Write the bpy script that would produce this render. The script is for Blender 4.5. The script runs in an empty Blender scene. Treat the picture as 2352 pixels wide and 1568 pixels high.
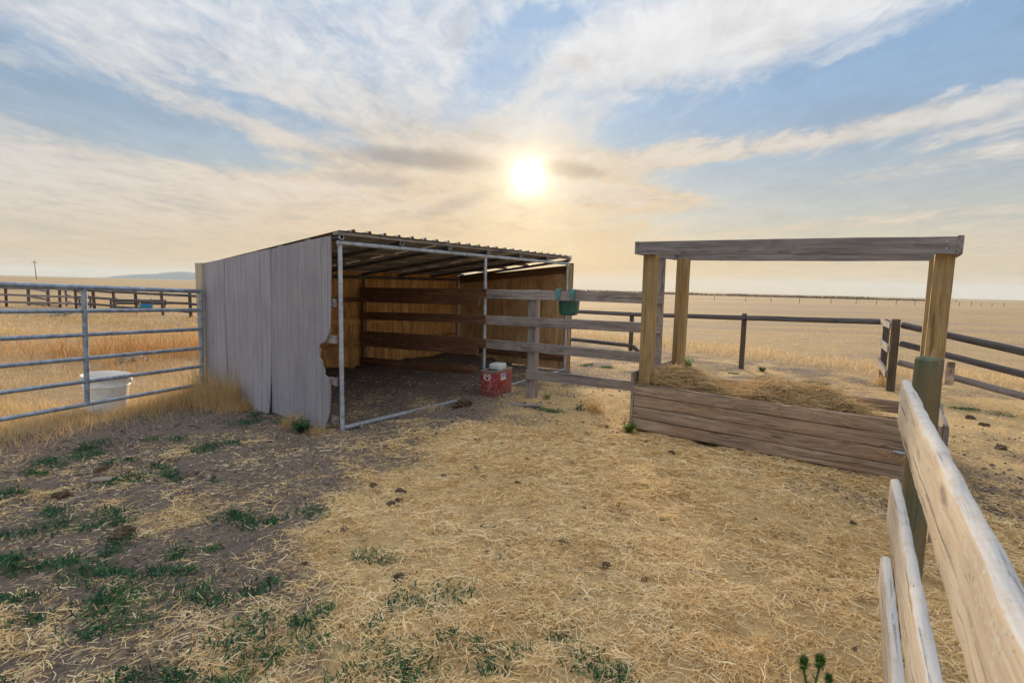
import bpy, bmesh, math, random
import numpy as np
from mathutils import Matrix, Vector

random.seed(7)
RNG = np.random.default_rng(11)
SC = bpy.context.scene
COL = SC.collection

# ------------------------------------------------------------------ camera
H_EYE, PITCH, ROLL = 1.65, 0.1062, 0.0194
cam_d = bpy.data.cameras.new("camera")
cam = bpy.data.objects.new("camera", cam_d)
COL.objects.link(cam)
cam_d.sensor_width = 36.0
cam_d.lens = 1248.0 / 2352.0 * 36.0
cam_d.clip_start = 0.05
cam_d.clip_end = 30000.0
cam.matrix_world = (Matrix.Translation((0, 0, H_EYE)) @ Matrix.Rotation(math.pi / 2 - PITCH, 4, 'X')
                    @ Matrix.Rotation(ROLL, 4, 'Z'))
cam_d.dof.use_dof = True
cam_d.dof.focus_distance = 6.5
cam_d.dof.aperture_fstop = 5.6
SC.camera = cam

# ------------------------------------------------------------------ sun, view
SUN_DIR = Vector((0.023, 0.982, 0.188)).normalized()      # towards the sun
SUN_EL = math.asin(SUN_DIR.z)
sun_d = bpy.data.lights.new("sun", 'SUN')
sun_d.energy = 3.0
sun_d.angle = math.radians(7.0)
sun_d.color = (1.0, 0.76, 0.48)
sun = bpy.data.objects.new("sun", sun_d)
COL.objects.link(sun)
sun.rotation_euler = (-SUN_DIR).to_track_quat('-Z', 'Y').to_euler()

SC.view_settings.view_transform = 'Standard'
SC.view_settings.look = 'None'
SC.view_settings.exposure = 0.82
SC.view_settings.gamma = 1.0
SC.view_settings.use_curve_mapping = False
SC.render.engine = 'CYCLES'
SC.cycles.use_denoising = True
SC.cycles.max_bounces = 5
SC.cycles.diffuse_bounces = 4
SC.cycles.use_adaptive_sampling = True
SC.cycles.adaptive_threshold = 0.02
SC.cycles.volume_bounces = 1
SC.cycles.transparent_max_bounces = 6


# ------------------------------------------------------------------ node helper
class NB:
    """Small helper to write node trees as expressions."""
    def __init__(self, tree):
        self.t = tree

    def new(self, typ, **kw):
        n = self.t.nodes.new(typ)
        for k, v in kw.items():
            setattr(n, k, v)
        return n

    def put(self, sock, v):
        if v is None:
            return
        if isinstance(v, bpy.types.NodeSocket):
            self.t.links.new(v, sock)
        else:
            if sock.type == 'RGBA' and not hasattr(v, '__len__'):
                v = (v, v, v, 1)
            if sock.type == 'RGBA' and len(v) == 3:
                v = (*v, 1)
            sock.default_value = v

    def m(self, op, a, b=None, c=None, clamp=False):
        n = self.new('ShaderNodeMath', operation=op)
        n.use_clamp = clamp
        for i, v in enumerate((a, b, c)):
            if v is not None:
                self.put(n.inputs[i], v)
        return n.outputs[0]

    def vm(self, op, a, b=None, scale=None):
        n = self.new('ShaderNodeVectorMath', operation=op)
        self.put(n.inputs[0], a)
        if b is not None:
            self.put(n.inputs[1], b)
        if scale is not None:
            self.put(n.inputs['Scale'], scale)
        return n.outputs['Value'] if op in ('DOT_PRODUCT', 'LENGTH', 'DISTANCE') else n.outputs[0]

    def mix(self, f, a, b, mode='MIX'):
        n = self.new('ShaderNodeMix', data_type='RGBA', blend_type=mode)
        n.clamp_factor = True
        self.put(n.inputs[0], f)
        self.put(n.inputs[6], a)
        self.put(n.inputs[7], b)
        return n.outputs[2]

    def noise(self, vec, scale=1.0, detail=4.0, rough=0.55, dist=0.0, dim='3D'):
        n = self.new('ShaderNodeTexNoise', noise_dimensions=dim)
        if vec is not None:
            self.put(n.inputs['Vector'], vec)
        n.inputs['Scale'].default_value = scale
        n.inputs['Detail'].default_value = detail
        n.inputs['Roughness'].default_value = rough
        n.inputs['Distortion'].default_value = dist
        return n.outputs[0]

    def ss(self, x, lo, hi, a=0.0, b=1.0):
        n = self.new('ShaderNodeMapRange', interpolation_type='SMOOTHSTEP')
        for i, v in enumerate((x, lo, hi, a, b)):
            self.put(n.inputs[i], v)
        return n.outputs[0]

    def ramp(self, f, stops):
        n = self.new('ShaderNodeValToRGB')
        el = n.color_ramp.elements
        while len(el) < len(stops):
            el.new(0.5)
        for e, (p, c) in zip(el, stops):
            e.position = p
            e.color = (*c, 1)
        self.put(n.inputs[0], f)
        return n.outputs[0]

    def mapping(self, vec, scale=(1, 1, 1), rot=(0, 0, 0), loc=(0, 0, 0)):
        n = self.new('ShaderNodeMapping')
        self.put(n.inputs[0], vec)
        n.inputs['Location'].default_value = loc
        n.inputs['Rotation'].default_value = rot
        n.inputs['Scale'].default_value = scale
        return n.outputs[0]

    def comb(self, x, y, z=0.0):
        n = self.new('ShaderNodeCombineXYZ')
        for i, v in enumerate((x, y, z)):
            self.put(n.inputs[i], v)
        return n.outputs[0]

    def sep(self, v):
        n = self.new('ShaderNodeSeparateXYZ')
        self.put(n.inputs[0], v)
        return n.outputs


# ------------------------------------------------------------------ world: Nishita sky under thin cirrus
world = bpy.data.worlds.new("World")
SC.world = world
world.use_nodes = True
world.cycles.sampling_method = 'MANUAL'
world.cycles.sample_map_resolution = 512
wt = world.node_tree
wt.nodes.clear()
w = NB(wt)
tc = w.new('ShaderNodeTexCoord').outputs['Generated']
dx, dy, dz = w.sep(tc)
sky = w.new('ShaderNodeTexSky', sky_type='NISHITA')
sky.sun_disc = False
sky.sun_elevation = SUN_EL
sky.sun_rotation = math.atan2(SUN_DIR.x, SUN_DIR.y)
sky.altitude = 900.0
sky.air_density = 1.0
sky.dust_density = 0.6
sky.ozone_density = 1.2
zpos = w.m('MAXIMUM', dz, 0.0)
az = w.m('ARCTAN2', dx, dy)
el = w.m('ARCSINE', zpos)
sdot = w.m('MAXIMUM', w.vm('DOT_PRODUCT', tc, tuple(SUN_DIR)), 0.0)
# cirrus sheet, seen in perspective on a flat layer
inv = w.m('DIVIDE', 1.0, w.m('ADD', zpos, 0.10))
q = w.comb(w.m('MULTIPLY', dx, inv), w.m('MULTIPLY', dy, inv), 0.0)
qa = w.mapping(q, scale=(0.95, 0.55, 1.0), rot=(0, 0, math.radians(12)), loc=(3.1, 1.7, 0))
n_big = w.noise(qa, 1.0, 4.0, 0.55, 0.5)
n_str = w.noise(w.mapping(q, scale=(3.4, 1.7, 1.0), rot=(0, 0, math.radians(24)), loc=(7.3, 0.4, 0)), 1.0, 6.0, 0.64, 1.2)
n_fin = w.noise(w.mapping(q, scale=(11.0, 6.0, 1.0), rot=(0, 0, math.radians(-25))), 1.0, 4.0, 0.65, 0.8)


azel = w.comb(az, el, 0.0)
wob = w.m('MULTIPLY', w.m('SUBTRACT', n_str, 0.5), 1.7)


def blob(a0, e0, ra, re, rot=0.0, soft=0.9, wk=1.0):
    """Soft ellipse in the sky around azimuth a0, elevation e0 (degrees)."""
    n = w.new('ShaderNodeMapping', vector_type='TEXTURE')
    w.put(n.inputs[0], azel)
    n.inputs['Location'].default_value = (math.radians(a0), math.radians(e0), 0)
    n.inputs['Rotation'].default_value = (0, 0, math.radians(rot))
    n.inputs['Scale'].default_value = (math.radians(ra), math.radians(re), 1)
    r = w.m('ADD', w.vm('LENGTH', n.outputs[0]), wob if wk == 1.0 else w.m('MULTIPLY', wob, wk))
    return w.ss(r, 1.0 + soft * 0.5, 1.0 - soft * 0.5)


bias = None
for args, k in (((31, 17.0, 16, 2.4, 9), -0.46), ((42, 19.5, 9, 3.0, 10), -0.34), ((-33, 12.2, 13, 1.9, -8), -0.30), ((-22, 14.6, 9, 1.2, -14), -0.22), ((-40, 16.5, 8, 1.2, -15), -0.14),
                ((30, 8.2, 15, 3.6, 3), -0.40), ((20, 10.2, 8, 1.2, 0), -0.20), ((0, 22.6, 6, 2.6, 30), -0.20), ((-3, 18.8, 5, 1.8, 30), -0.14), ((14, 15.6, 7, 2.2, 10), -0.22),
                ((-22, 20, 22, 6, 0), 0.10), ((19, 22.8, 17, 2.9, 7), 0.30), ((-3, 11.0, 16, 4, 0), 0.22), ((12, 8.8, 10, 1.3, -5), 0.32),
                ((25, 13.5, 15, 1.1, 3), 0.30), ((-26, 7, 24, 3, 0), 0.22), ((33, 6.0, 11, 0.6, 4), 0.34), ((38, 10.3, 10, 0.8, 6), 0.30)):
    v = w.m('MULTIPLY', blob(*args), k)
    bias = v if bias is None else w.m('ADD', bias, v)
n_mot = w.noise(w.mapping(q, scale=(2.6, 2.0, 1.0), rot=(0, 0, math.radians(35)), loc=(1.3, 9.1, 0)), 1.0, 5.0, 0.62, 0.9)
dens = w.m('ADD', w.m('MULTIPLY', n_big, 0.40), w.m('MULTIPLY', n_str, 0.42))
dens = w.m('ADD', dens, w.m('ADD', w.m('MULTIPLY', n_fin, 0.38), w.m('MULTIPLY', n_mot, 0.30)))
dens = w.m('ADD', dens, bias)
cover = w.ss(dens, 0.50, 1.00)
# colours
near = w.m('POWER', sdot, 6.5)
near_t = w.m('POWER', sdot, 60.0)
base_sky = w.mix(1.0, sky.outputs[0], (0.060, 0.064, 0.070), 'MULTIPLY')
clear = w.mix(0.6, base_sky, w.mix(w.ss(el, 0.0, 0.40), (0.39, 0.415, 0.40), (0.195, 0.295, 0.43)))
low = w.m('POWER', w.m('SUBTRACT', 1.0, w.m('MINIMUM', w.m('MULTIPLY', zpos, 3.2), 1.0)), 2.2)
hcol = w.mix(near, (0.47, 0.35, 0.205), (0.52, 0.305, 0.095))
clear = w.mix(w.m('MULTIPLY', low, 0.90), clear, hcol)
near_c = w.m('MULTIPLY', near, w.ss(el, 0.36, 0.15))
ccol = w.mix(near_c, (0.465, 0.458, 0.455), (0.60, 0.455, 0.285))
ccol = w.mix(w.m('MULTIPLY', low, 0.85), ccol, w.mix(near, (0.48, 0.355, 0.21), (0.53, 0.32, 0.105)))
thick = w.ss(dens, 0.80, 1.15)
ccol = w.mix(w.m('MULTIPLY', w.m('MULTIPLY', thick, 0.45), w.m('SUBTRACT', 1.0, low)), ccol, (0.525, 0.52, 0.52))
grey = w.m('MULTIPLY', w.ss(n_mot, 0.50, 0.30), w.ss(n_str, 0.62, 0.40))
ccol = w.mix(w.m('MULTIPLY', grey, 0.55), ccol, w.mix(near, (0.36, 0.375, 0.39), (0.44, 0.35, 0.25)))
skycol = w.mix(w.m('MULTIPLY', cover, 0.93), clear, ccol)
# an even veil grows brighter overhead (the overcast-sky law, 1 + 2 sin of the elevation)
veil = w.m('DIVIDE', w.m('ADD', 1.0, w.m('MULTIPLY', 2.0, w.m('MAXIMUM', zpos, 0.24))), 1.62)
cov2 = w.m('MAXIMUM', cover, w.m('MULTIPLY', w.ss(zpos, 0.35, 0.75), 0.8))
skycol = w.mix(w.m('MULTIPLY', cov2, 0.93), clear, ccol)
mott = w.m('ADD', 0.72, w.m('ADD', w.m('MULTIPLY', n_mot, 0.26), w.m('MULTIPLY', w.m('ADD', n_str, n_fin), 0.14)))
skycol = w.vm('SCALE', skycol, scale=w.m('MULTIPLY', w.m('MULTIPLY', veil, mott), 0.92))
# darker cloud scraps beside the sun
for args, k in (((-9.4, 12.1, 6.2, 0.95, -2, 1.1, .55), 0.75), ((5.4, 11.5, 2.9, 0.75, -6, 1.2, .6), 0.65), ((-14.5, 9.8, 4, 0.6, 0, 1.3, .6), 0.4), ((-6, 8.0, 4, 0.7, 20, 1.3, .6), 0.35)):
    skycol = w.mix(w.m('MULTIPLY', blob(*args), k), skycol, w.mix(near_t, (0.19, 0.185, 0.19), (0.27, 0.215, 0.155)))
glow = w.m('ADD', w.m('MULTIPLY', w.m('POWER', sdot, 300.0), 0.20), w.m('MULTIPLY', w.m('POWER', sdot, 2600.0), 0.85))
skycol = w.mix(1.0, skycol, w.mix(1.0, (1.0, 0.84, 0.55), w.comb(glow, glow, glow), 'MULTIPLY'), 'ADD')
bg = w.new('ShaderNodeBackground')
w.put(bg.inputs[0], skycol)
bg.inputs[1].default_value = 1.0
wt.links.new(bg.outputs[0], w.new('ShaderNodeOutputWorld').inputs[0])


# ------------------------------------------------------------------ numpy noise and terrain
def _hash(ix, iy, seed):
    h = (ix.astype(np.int64) * 374761393 + iy.astype(np.int64) * 668265263 + seed * 1274126177) & 0x7fffffff
    h = ((h ^ (h >> 13)) * 1274126177) & 0x7fffffff
    return ((h ^ (h >> 16)) & 0xffff) / 65535.0


def vnoise(x, y, seed=0):
    x = np.asarray(x, float); y = np.asarray(y, float)
    ix, iy = np.floor(x), np.floor(y)
    fx, fy = x - ix, y - iy
    fx = fx * fx * (3 - 2 * fx); fy = fy * fy * (3 - 2 * fy)
    a = _hash(ix, iy, seed); b = _hash(ix + 1, iy, seed)
    c = _hash(ix, iy + 1, seed); d = _hash(ix + 1, iy + 1, seed)
    return (a * (1 - fx) + b * fx) * (1 - fy) + (c * (1 - fx) + d * fx) * fy


def fbm(x, y, seed=0, octv=4):
    s = 0.0; amp = 0.5
    for o in range(octv):
        s = s + amp * vnoise(x, y, seed + o * 17)
        x = x * 2.03 + 5.2; y = y * 2.03 + 1.3; amp *= 0.5
    return s / (1 - 0.5 ** octv)


def gz(x, y):
    """Height of the ground."""
    x = np.asarray(x, float); y = np.asarray(y, float)
    r = np.sqrt(x * x + y * y)
    k = .0077 - .0027 * np.clip((r - 150) / 800, 0, 1)
    z = -k * x - .0095 * np.clip(y - 10, 0, 190) - .0075 * np.clip(y - 200, 0, None)
    near = np.clip(1 - (r - 20) / 40, 0, 1)
    z = z + near * (0.050 * (fbm(x * .9, y * .9, 3) - .5) + 0.040 * (fbm(x * 4.5, y * 4.5, 9, 3) - .5))
    hp = np.clip((vnoise(x * 3.7, y * 3.7, 41) - .68) / .2, 0, 1)
    z = z - np.clip(1 - (r - 6) / 8, 0, 1) * .035 * hp * hp * (3 - 2 * hp)
    z = z + np.clip((r - 60) / 300, 0, 1) * 1.2 * (fbm(x * .006, y * .006, 21) - .5)
    return z


def gzf(x, y):
    return float(gz(np.array([x]), np.array([y]))[0])


STRAW = [(0.4, 3.64, 1.0), (1.47, 4.1, 1.0), (-0.42, 3.01, 1.0), (1.66, 3.12, 1.0), (0.27, 2.29, 1.0), (1.27, 2.33, 1.0), (3.0, 3.47, 0.9), (2.1, 2.36, 1.0), (-0.29, 5.02, 0.85), (-0.8, 4.4, 0.8), (-1.16, 4.82, 0.45), (-1.67, 5.47, 0.2), (-1.49, 5.65, 0.25), (-1.9, 4.88, 0.1), (-2.6, 5.54, 0.1), (-2.38, 4.28, 0.1), (-3.05, 4.23, 0.1), (-3.71, 4.18, 0.1), (-2.82, 3.14, 0.1), (-2.14, 2.92, 0.12), (-1.79, 3.2, 0.15), (-1.27, 3.23, 0.5), (-1.68, 3.88, 0.3), (-1.09, 3.55, 0.85), (-0.58, 2.58, 0.95), (-0.9, 2.56, 0.6), (-1.22, 2.55, 0.35), (-0.98, 2.24, 0.45), (-0.59, 2.2, 0.95), (-1.54, 2.37, 0.35), (-1.87, 2.26, 0.4), (-2.01, 2.09, 0.3), (-1.57, 2.11, 0.45), (-1.21, 2.12, 0.45), (-1.45, 2.78, 0.25), (-1.01, 7.16, 0.4), (-1.17, 6.43, 0.3), (0.15, 6.58, 0.55), (0.97, 6.67, 0.8), (1.55, 8.4, 0.6), (1.58, 11.88, 0.5), (0.62, 5.85, 0.9), (1.37, 5.03, 0.9), (2.48, 4.76, 0.7), (3.21, 4.4, 0.5), (5.59, 6.33, 0.7), (4.01, 4.27, 0.45), (4.48, 5.28, 0.6), (6.72, 7.3, 0.7), (-1.92, 8.63, 0.12), (-1.42, 10.05, 0.05), (-0.23, 11.51, 0.05), (-1.64, 7.36, 0.2), (-0.1, 5.78, 0.85), (-1.07, 2.84, 0.45), (-1.43, 3.67, 0.35), (4.75, 11.16, 0.5), (6.39, 10.87, 0.5), (-4.46, 5.06, 0.1), (-3.44, 5.8, 0.1), (-1.9, 1.2, .4), (0, 1.2, 1), (1.5, 1.2, 1), (-3, 0, .4), (3, 0, 1), (0, -3, .8), (8, 3, .7)]
_sx = np.array([s[0] for s in STRAW]); _sy = np.array([s[1] for s in STRAW]); _sv = np.array([s[2] for s in STRAW])


def straw_amount(x, y):
    """How thickly straw lies on the yard floor, 0 to 1."""
    x = np.asarray(x, float); y = np.asarray(y, float)
    xs = x + .5 * (fbm(x * 1.7, y * 1.7, 51) - .5); ys = y + .5 * (fbm(x * 1.7, y * 1.7, 52) - .5)
    num = np.zeros_like(x); den = np.zeros_like(x)
    for a, b, c in zip(_sx, _sy, _sv):
        wgt = 1.0 / (((xs - a) ** 2 + (ys - b) ** 2) + .02) ** 2
        num += wgt * c; den += wgt
    v = num / den
    n = fbm(x * 2.6, y * 2.6, 61)
    return np.clip(v + (n - .5) * 1.1 * np.clip(1.15 - v, .15, 1), 0, 1)


# shed frame in plan
TH = 1.0048
SA = np.array([-1.873, 5.847]); SL, SD = 5.43, 2.66
SU = np.array([math.cos(TH), math.sin(TH)]); SN = np.array([-math.sin(TH), math.cos(TH)])
SB = SA + SL * SU; SCc = SA + SD * SN; SDd = SB + SD * SN


def shed_pt(u, n, z):
    p = SA + SU * u + SN * n
    return Vector((p[0], p[1], z))


def in_shed(x, y, mrg=0.0):
    px = x - SA[0]; py = y - SA[1]
    u = px * SU[0] + py * SU[1]; n = px * SN[0] + py * SN[1]
    return (u > -mrg) & (u < SL + mrg) & (n > -mrg) & (n < SD + mrg)


# gate line (left edge of the yard) and the rail fences on the far side
G0 = np.array([-4.1, 7.1]); GDIR = np.array([-.376, -.9266])
FENCE_BACK = [(0.6, 17.3), (3.055, 13.893), (4.865, 11.372), (7.0, 10.2)]


def left_of_gate(x, y):
    """Signed distance to the left of the gate line, carried on past the shed's back-left corner."""
    nx, ny = -GDIR[1], GDIR[0]
    d1 = -((x - G0[0]) * nx + (y - G0[1]) * ny)
    # behind the shed everything beyond the back wall counts too
    n = (x - SA[0]) * SN[0] + (y - SA[1]) * SN[1] - SD
    return np.where(y > 7.0, np.maximum(np.minimum(d1 + 3, n), d1), d1)


def beyond_back(x, y):
    """Signed distance past the far rail fence and the fence on the right."""
    a = np.array([3.055, 13.893]); b = np.array([6.7, 9.3])
    t = (b - a) / np.linalg.norm(b - a); nn = np.array([-t[1], t[0]])
    d1 = (x - a[0]) * nn[0] + (y - a[1]) * nn[1]
    a2 = np.array([6.7, 9.3]); b2 = np.array([5.3, 5.6])
    return d1


def pasture(x, y):
    """0 in the trodden yard, 1 out in the dry grass."""
    wob = 1.2 * (fbm(np.asarray(x) * .8, np.asarray(y) * .8, 71) - .5)
    l = np.clip((left_of_gate(x, y) + .1 + wob * .5) / .4, 0, 1)
    b = np.clip((beyond_back(x, y) - .7 + wob) / .8, 0, 1)
    return np.maximum(l, b) * (~in_shed(np.asarray(x), np.asarray(y), .05))


# ------------------------------------------------------------------ object helpers
def tag(o, label=None, cat=None, group=None, kind=None):
    if label: o["label"] = label
    if cat: o["category"] = cat
    if group: o["group"] = group
    if kind or cat: o["kind"] = kind or 'thing'
    return o


def thing(name, label, cat, loc, group=None):
    o = bpy.data.objects.new(name, None)
    o.empty_display_size = 0.2
    COL.objects.link(o)
    o.location = loc
    o.matrix_basis = Matrix.Translation(loc)
    return tag(o, label, cat, group)


def world_mat(o):
    m = o.matrix_basis
    if o.parent:
        m = world_mat(o.parent) @ o.matrix_parent_inverse @ m
    return m


def link(name, me, mat, parent=None, mtx=None):
    o = bpy.data.objects.new(name, me)
    COL.objects.link(o)
    if mat and not me.materials:
        me.materials.append(mat)
    if mtx is not None:
        o.matrix_basis = mtx
    if parent is not None:
        o.parent = parent
        o.matrix_parent_inverse = world_mat(parent).inverted()
    return o


def mesh_from(name, verts, faces, smooth=False):
    me = bpy.data.meshes.new(name)
    me.from_pydata([tuple(v) for v in verts], [], faces)
    if smooth:
        me.polygons.foreach_set('use_smooth', [True] * len(me.polygons))
    me.update()
    return me


def np_mesh(name, V, Q, smooth=True):
    """Mesh from numpy arrays: V (n,3), Q (m,4) quads."""
    me = bpy.data.meshes.new(name)
    V = np.asarray(V, np.float32); Q = np.asarray(Q, np.int32)
    me.vertices.add(len(V)); me.vertices.foreach_set('co', V.ravel())
    me.loops.add(Q.size); me.loops.foreach_set('vertex_index', Q.ravel())
    me.polygons.add(len(Q))
    me.polygons.foreach_set('loop_start', np.arange(0, Q.size, Q.shape[1], dtype=np.int32))
    me.polygons.foreach_set('loop_total', np.full(len(Q), Q.shape[1], np.int32))
    if smooth:
        me.polygons.foreach_set('use_smooth', np.ones(len(Q), bool))
    me.update(calc_edges=True)
    me.validate()
    return me


def vattr(me, name, arr):
    """Colour attribute on points."""
    arr = np.asarray(arr, np.float32)
    a = me.color_attributes.new(name, 'FLOAT_COLOR', 'POINT')
    a.data.foreach_set('color', arr.ravel())


def frame_x(p0, p1, up=(0, 0, 1)):
    """Matrix whose X runs from p0 to p1 and whose Z is as near up as it can be."""
    p0 = Vector(p0); p1 = Vector(p1)
    x = (p1 - p0).normalized(); up = Vector(up)
    y = up.cross(x)
    if y.length < 1e-4:
        y = Vector((0, 1, 0)).cross(x)
        if y.length < 1e-4:
            y = Vector((1, 0, 0))
    y.normalize(); z = x.cross(y)
    m = Matrix((x, y, z)).transposed().to_4x4()
    m.translation = p0
    return m


def board(name, p0, p1, h, t, mat, parent, up=(0, 0, 1), bow=.004, seg=8, ch=.004, rough=.0015, seed=None, taper=0.0):
    """A sawn board: X along its length, h high, t thick, chamfered and slightly bowed."""
    rr = random.Random(seed if seed is not None else random.random())
    p0 = Vector(p0); p1 = Vector(p1); L = (p1 - p0).length
    cs = [(-t / 2 + ch, -h / 2), (t / 2 - ch, -h / 2), (t / 2, -h / 2 + ch), (t / 2, h / 2 - ch),
          (t / 2 - ch, h / 2), (-t / 2 + ch, h / 2), (-t / 2, h / 2 - ch), (-t / 2, -h / 2 + ch)]
    V = []; F = []; ph = rr.uniform(0, 6.28); b1 = rr.uniform(-bow, bow); b2 = rr.uniform(-bow, bow)
    for i in range(seg + 1):
        s = i / seg; k = math.sin(math.pi * s)
        ox = rr.uniform(-.004, .004) if i in (0, seg) else 0
        sc = 1 - taper * s
        for (y, z) in cs:
            V.append((s * L + ox, y * sc + b1 * k + rr.uniform(-rough, rough), z * sc + b2 * k + rr.uniform(-rough, rough) + .002 * math.sin(3 * s + ph)))
    for i in range(seg):
        for j in range(8):
            a = i * 8 + j; b = i * 8 + (j + 1) % 8
            F.append((a, a + 8, b + 8, b))
    F.append(tuple(range(8))); F.append(tuple(seg * 8 + 7 - j for j in range(8)))
    me = mesh_from(name, V, F)
    return link(name, me, mat, parent, frame_x(p0, p1, up))


def tube(name, p0, p1, r, mat, parent, n=12, seg=1, hollow=0.0, wob=0.0, r1=None, dome=False, sag=0.0, seed=1):
    """A round pipe or pole along X; hollow > 0 gives open ends with that wall thickness."""
    rr = random.Random(seed)
    p0 = Vector(p0); p1 = Vector(p1); L = (p1 - p0).length
    r1 = r if r1 is None else r1
    V = []; F = []
    rings = []
    ang = [2 * math.pi * j / n for j in range(n)]
    jit = [1 + rr.uniform(-wob, wob) for _ in range(n)]
    prof = [(i / seg * L, r + (r1 - r) * i / seg) for i in range(seg + 1)]
    if dome:
        prof[-1] = (L - .25 * r1, r1); prof += [(L - .08 * r1, r1 * .86), (L, r1 * .6)]
    for (x, rad) in prof:
        wy, wz = (rr.uniform(-wob, wob) * rad * .5, rr.uniform(-wob, wob) * rad * .5)
        wz -= sag * math.sin(math.pi * x / L)
        rings.append(len(V))
        for a, jj in zip(ang, jit):
            V.append((x, rad * jj * math.cos(a) + wy, rad * jj * math.sin(a) + wz))
    for a, b in zip(rings[:-1], rings[1:]):
        for j in range(n):
            k = (j + 1) % n
            F.append((a + j, b + j, b + k, a + k))
    if hollow:
        i0 = len(V)
        for x in (0, L):
            for a in ang:
                V.append((x, (r - hollow) * math.cos(a), (r - hollow) * math.sin(a)))
        for j in range(n):
            k = (j + 1) % n
            F.append((rings[0] + j, rings[0] + k, i0 + k, i0 + j))
            F.append((rings[-1] + j, i0 + n + j, i0 + n + k, rings[-1] + k))
            F.append((i0 + j, i0 + k, i0 + n + k, i0 + n + j))
    else:
        F.append(tuple(rings[0] + n - 1 - j for j in range(n))[::-1][::-1])
        F.append(tuple(rings[-1] + j for j in range(n)))
    me = mesh_from(name, V, F, smooth=True)
    me.set_sharp_from_angle(angle=math.radians(40))
    return link(name, me, mat, parent, frame_x(p0, p1))


# ------------------------------------------------------------------ materials
def new_mat(name):
    m = bpy.data.materials.new(name)
    m.use_nodes = True
    t = m.node_tree
    t.nodes.clear()
    b = NB(t)
    out = b.new('ShaderNodeOutputMaterial')
    p = b.new('ShaderNodeBsdfPrincipled')
    t.links.new(p.outputs[0], out.inputs[0])
    return m, b, p, out


def bump(b, p, h, strength=.5, dist=.01):
    n = b.new('ShaderNodeBump')
    n.inputs['Strength'].default_value = strength
    n.inputs['Distance'].default_value = dist
    b.put(n.inputs['Height'], h)
    b.t.links.new(n.outputs[0], p.inputs['Normal'])


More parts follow.
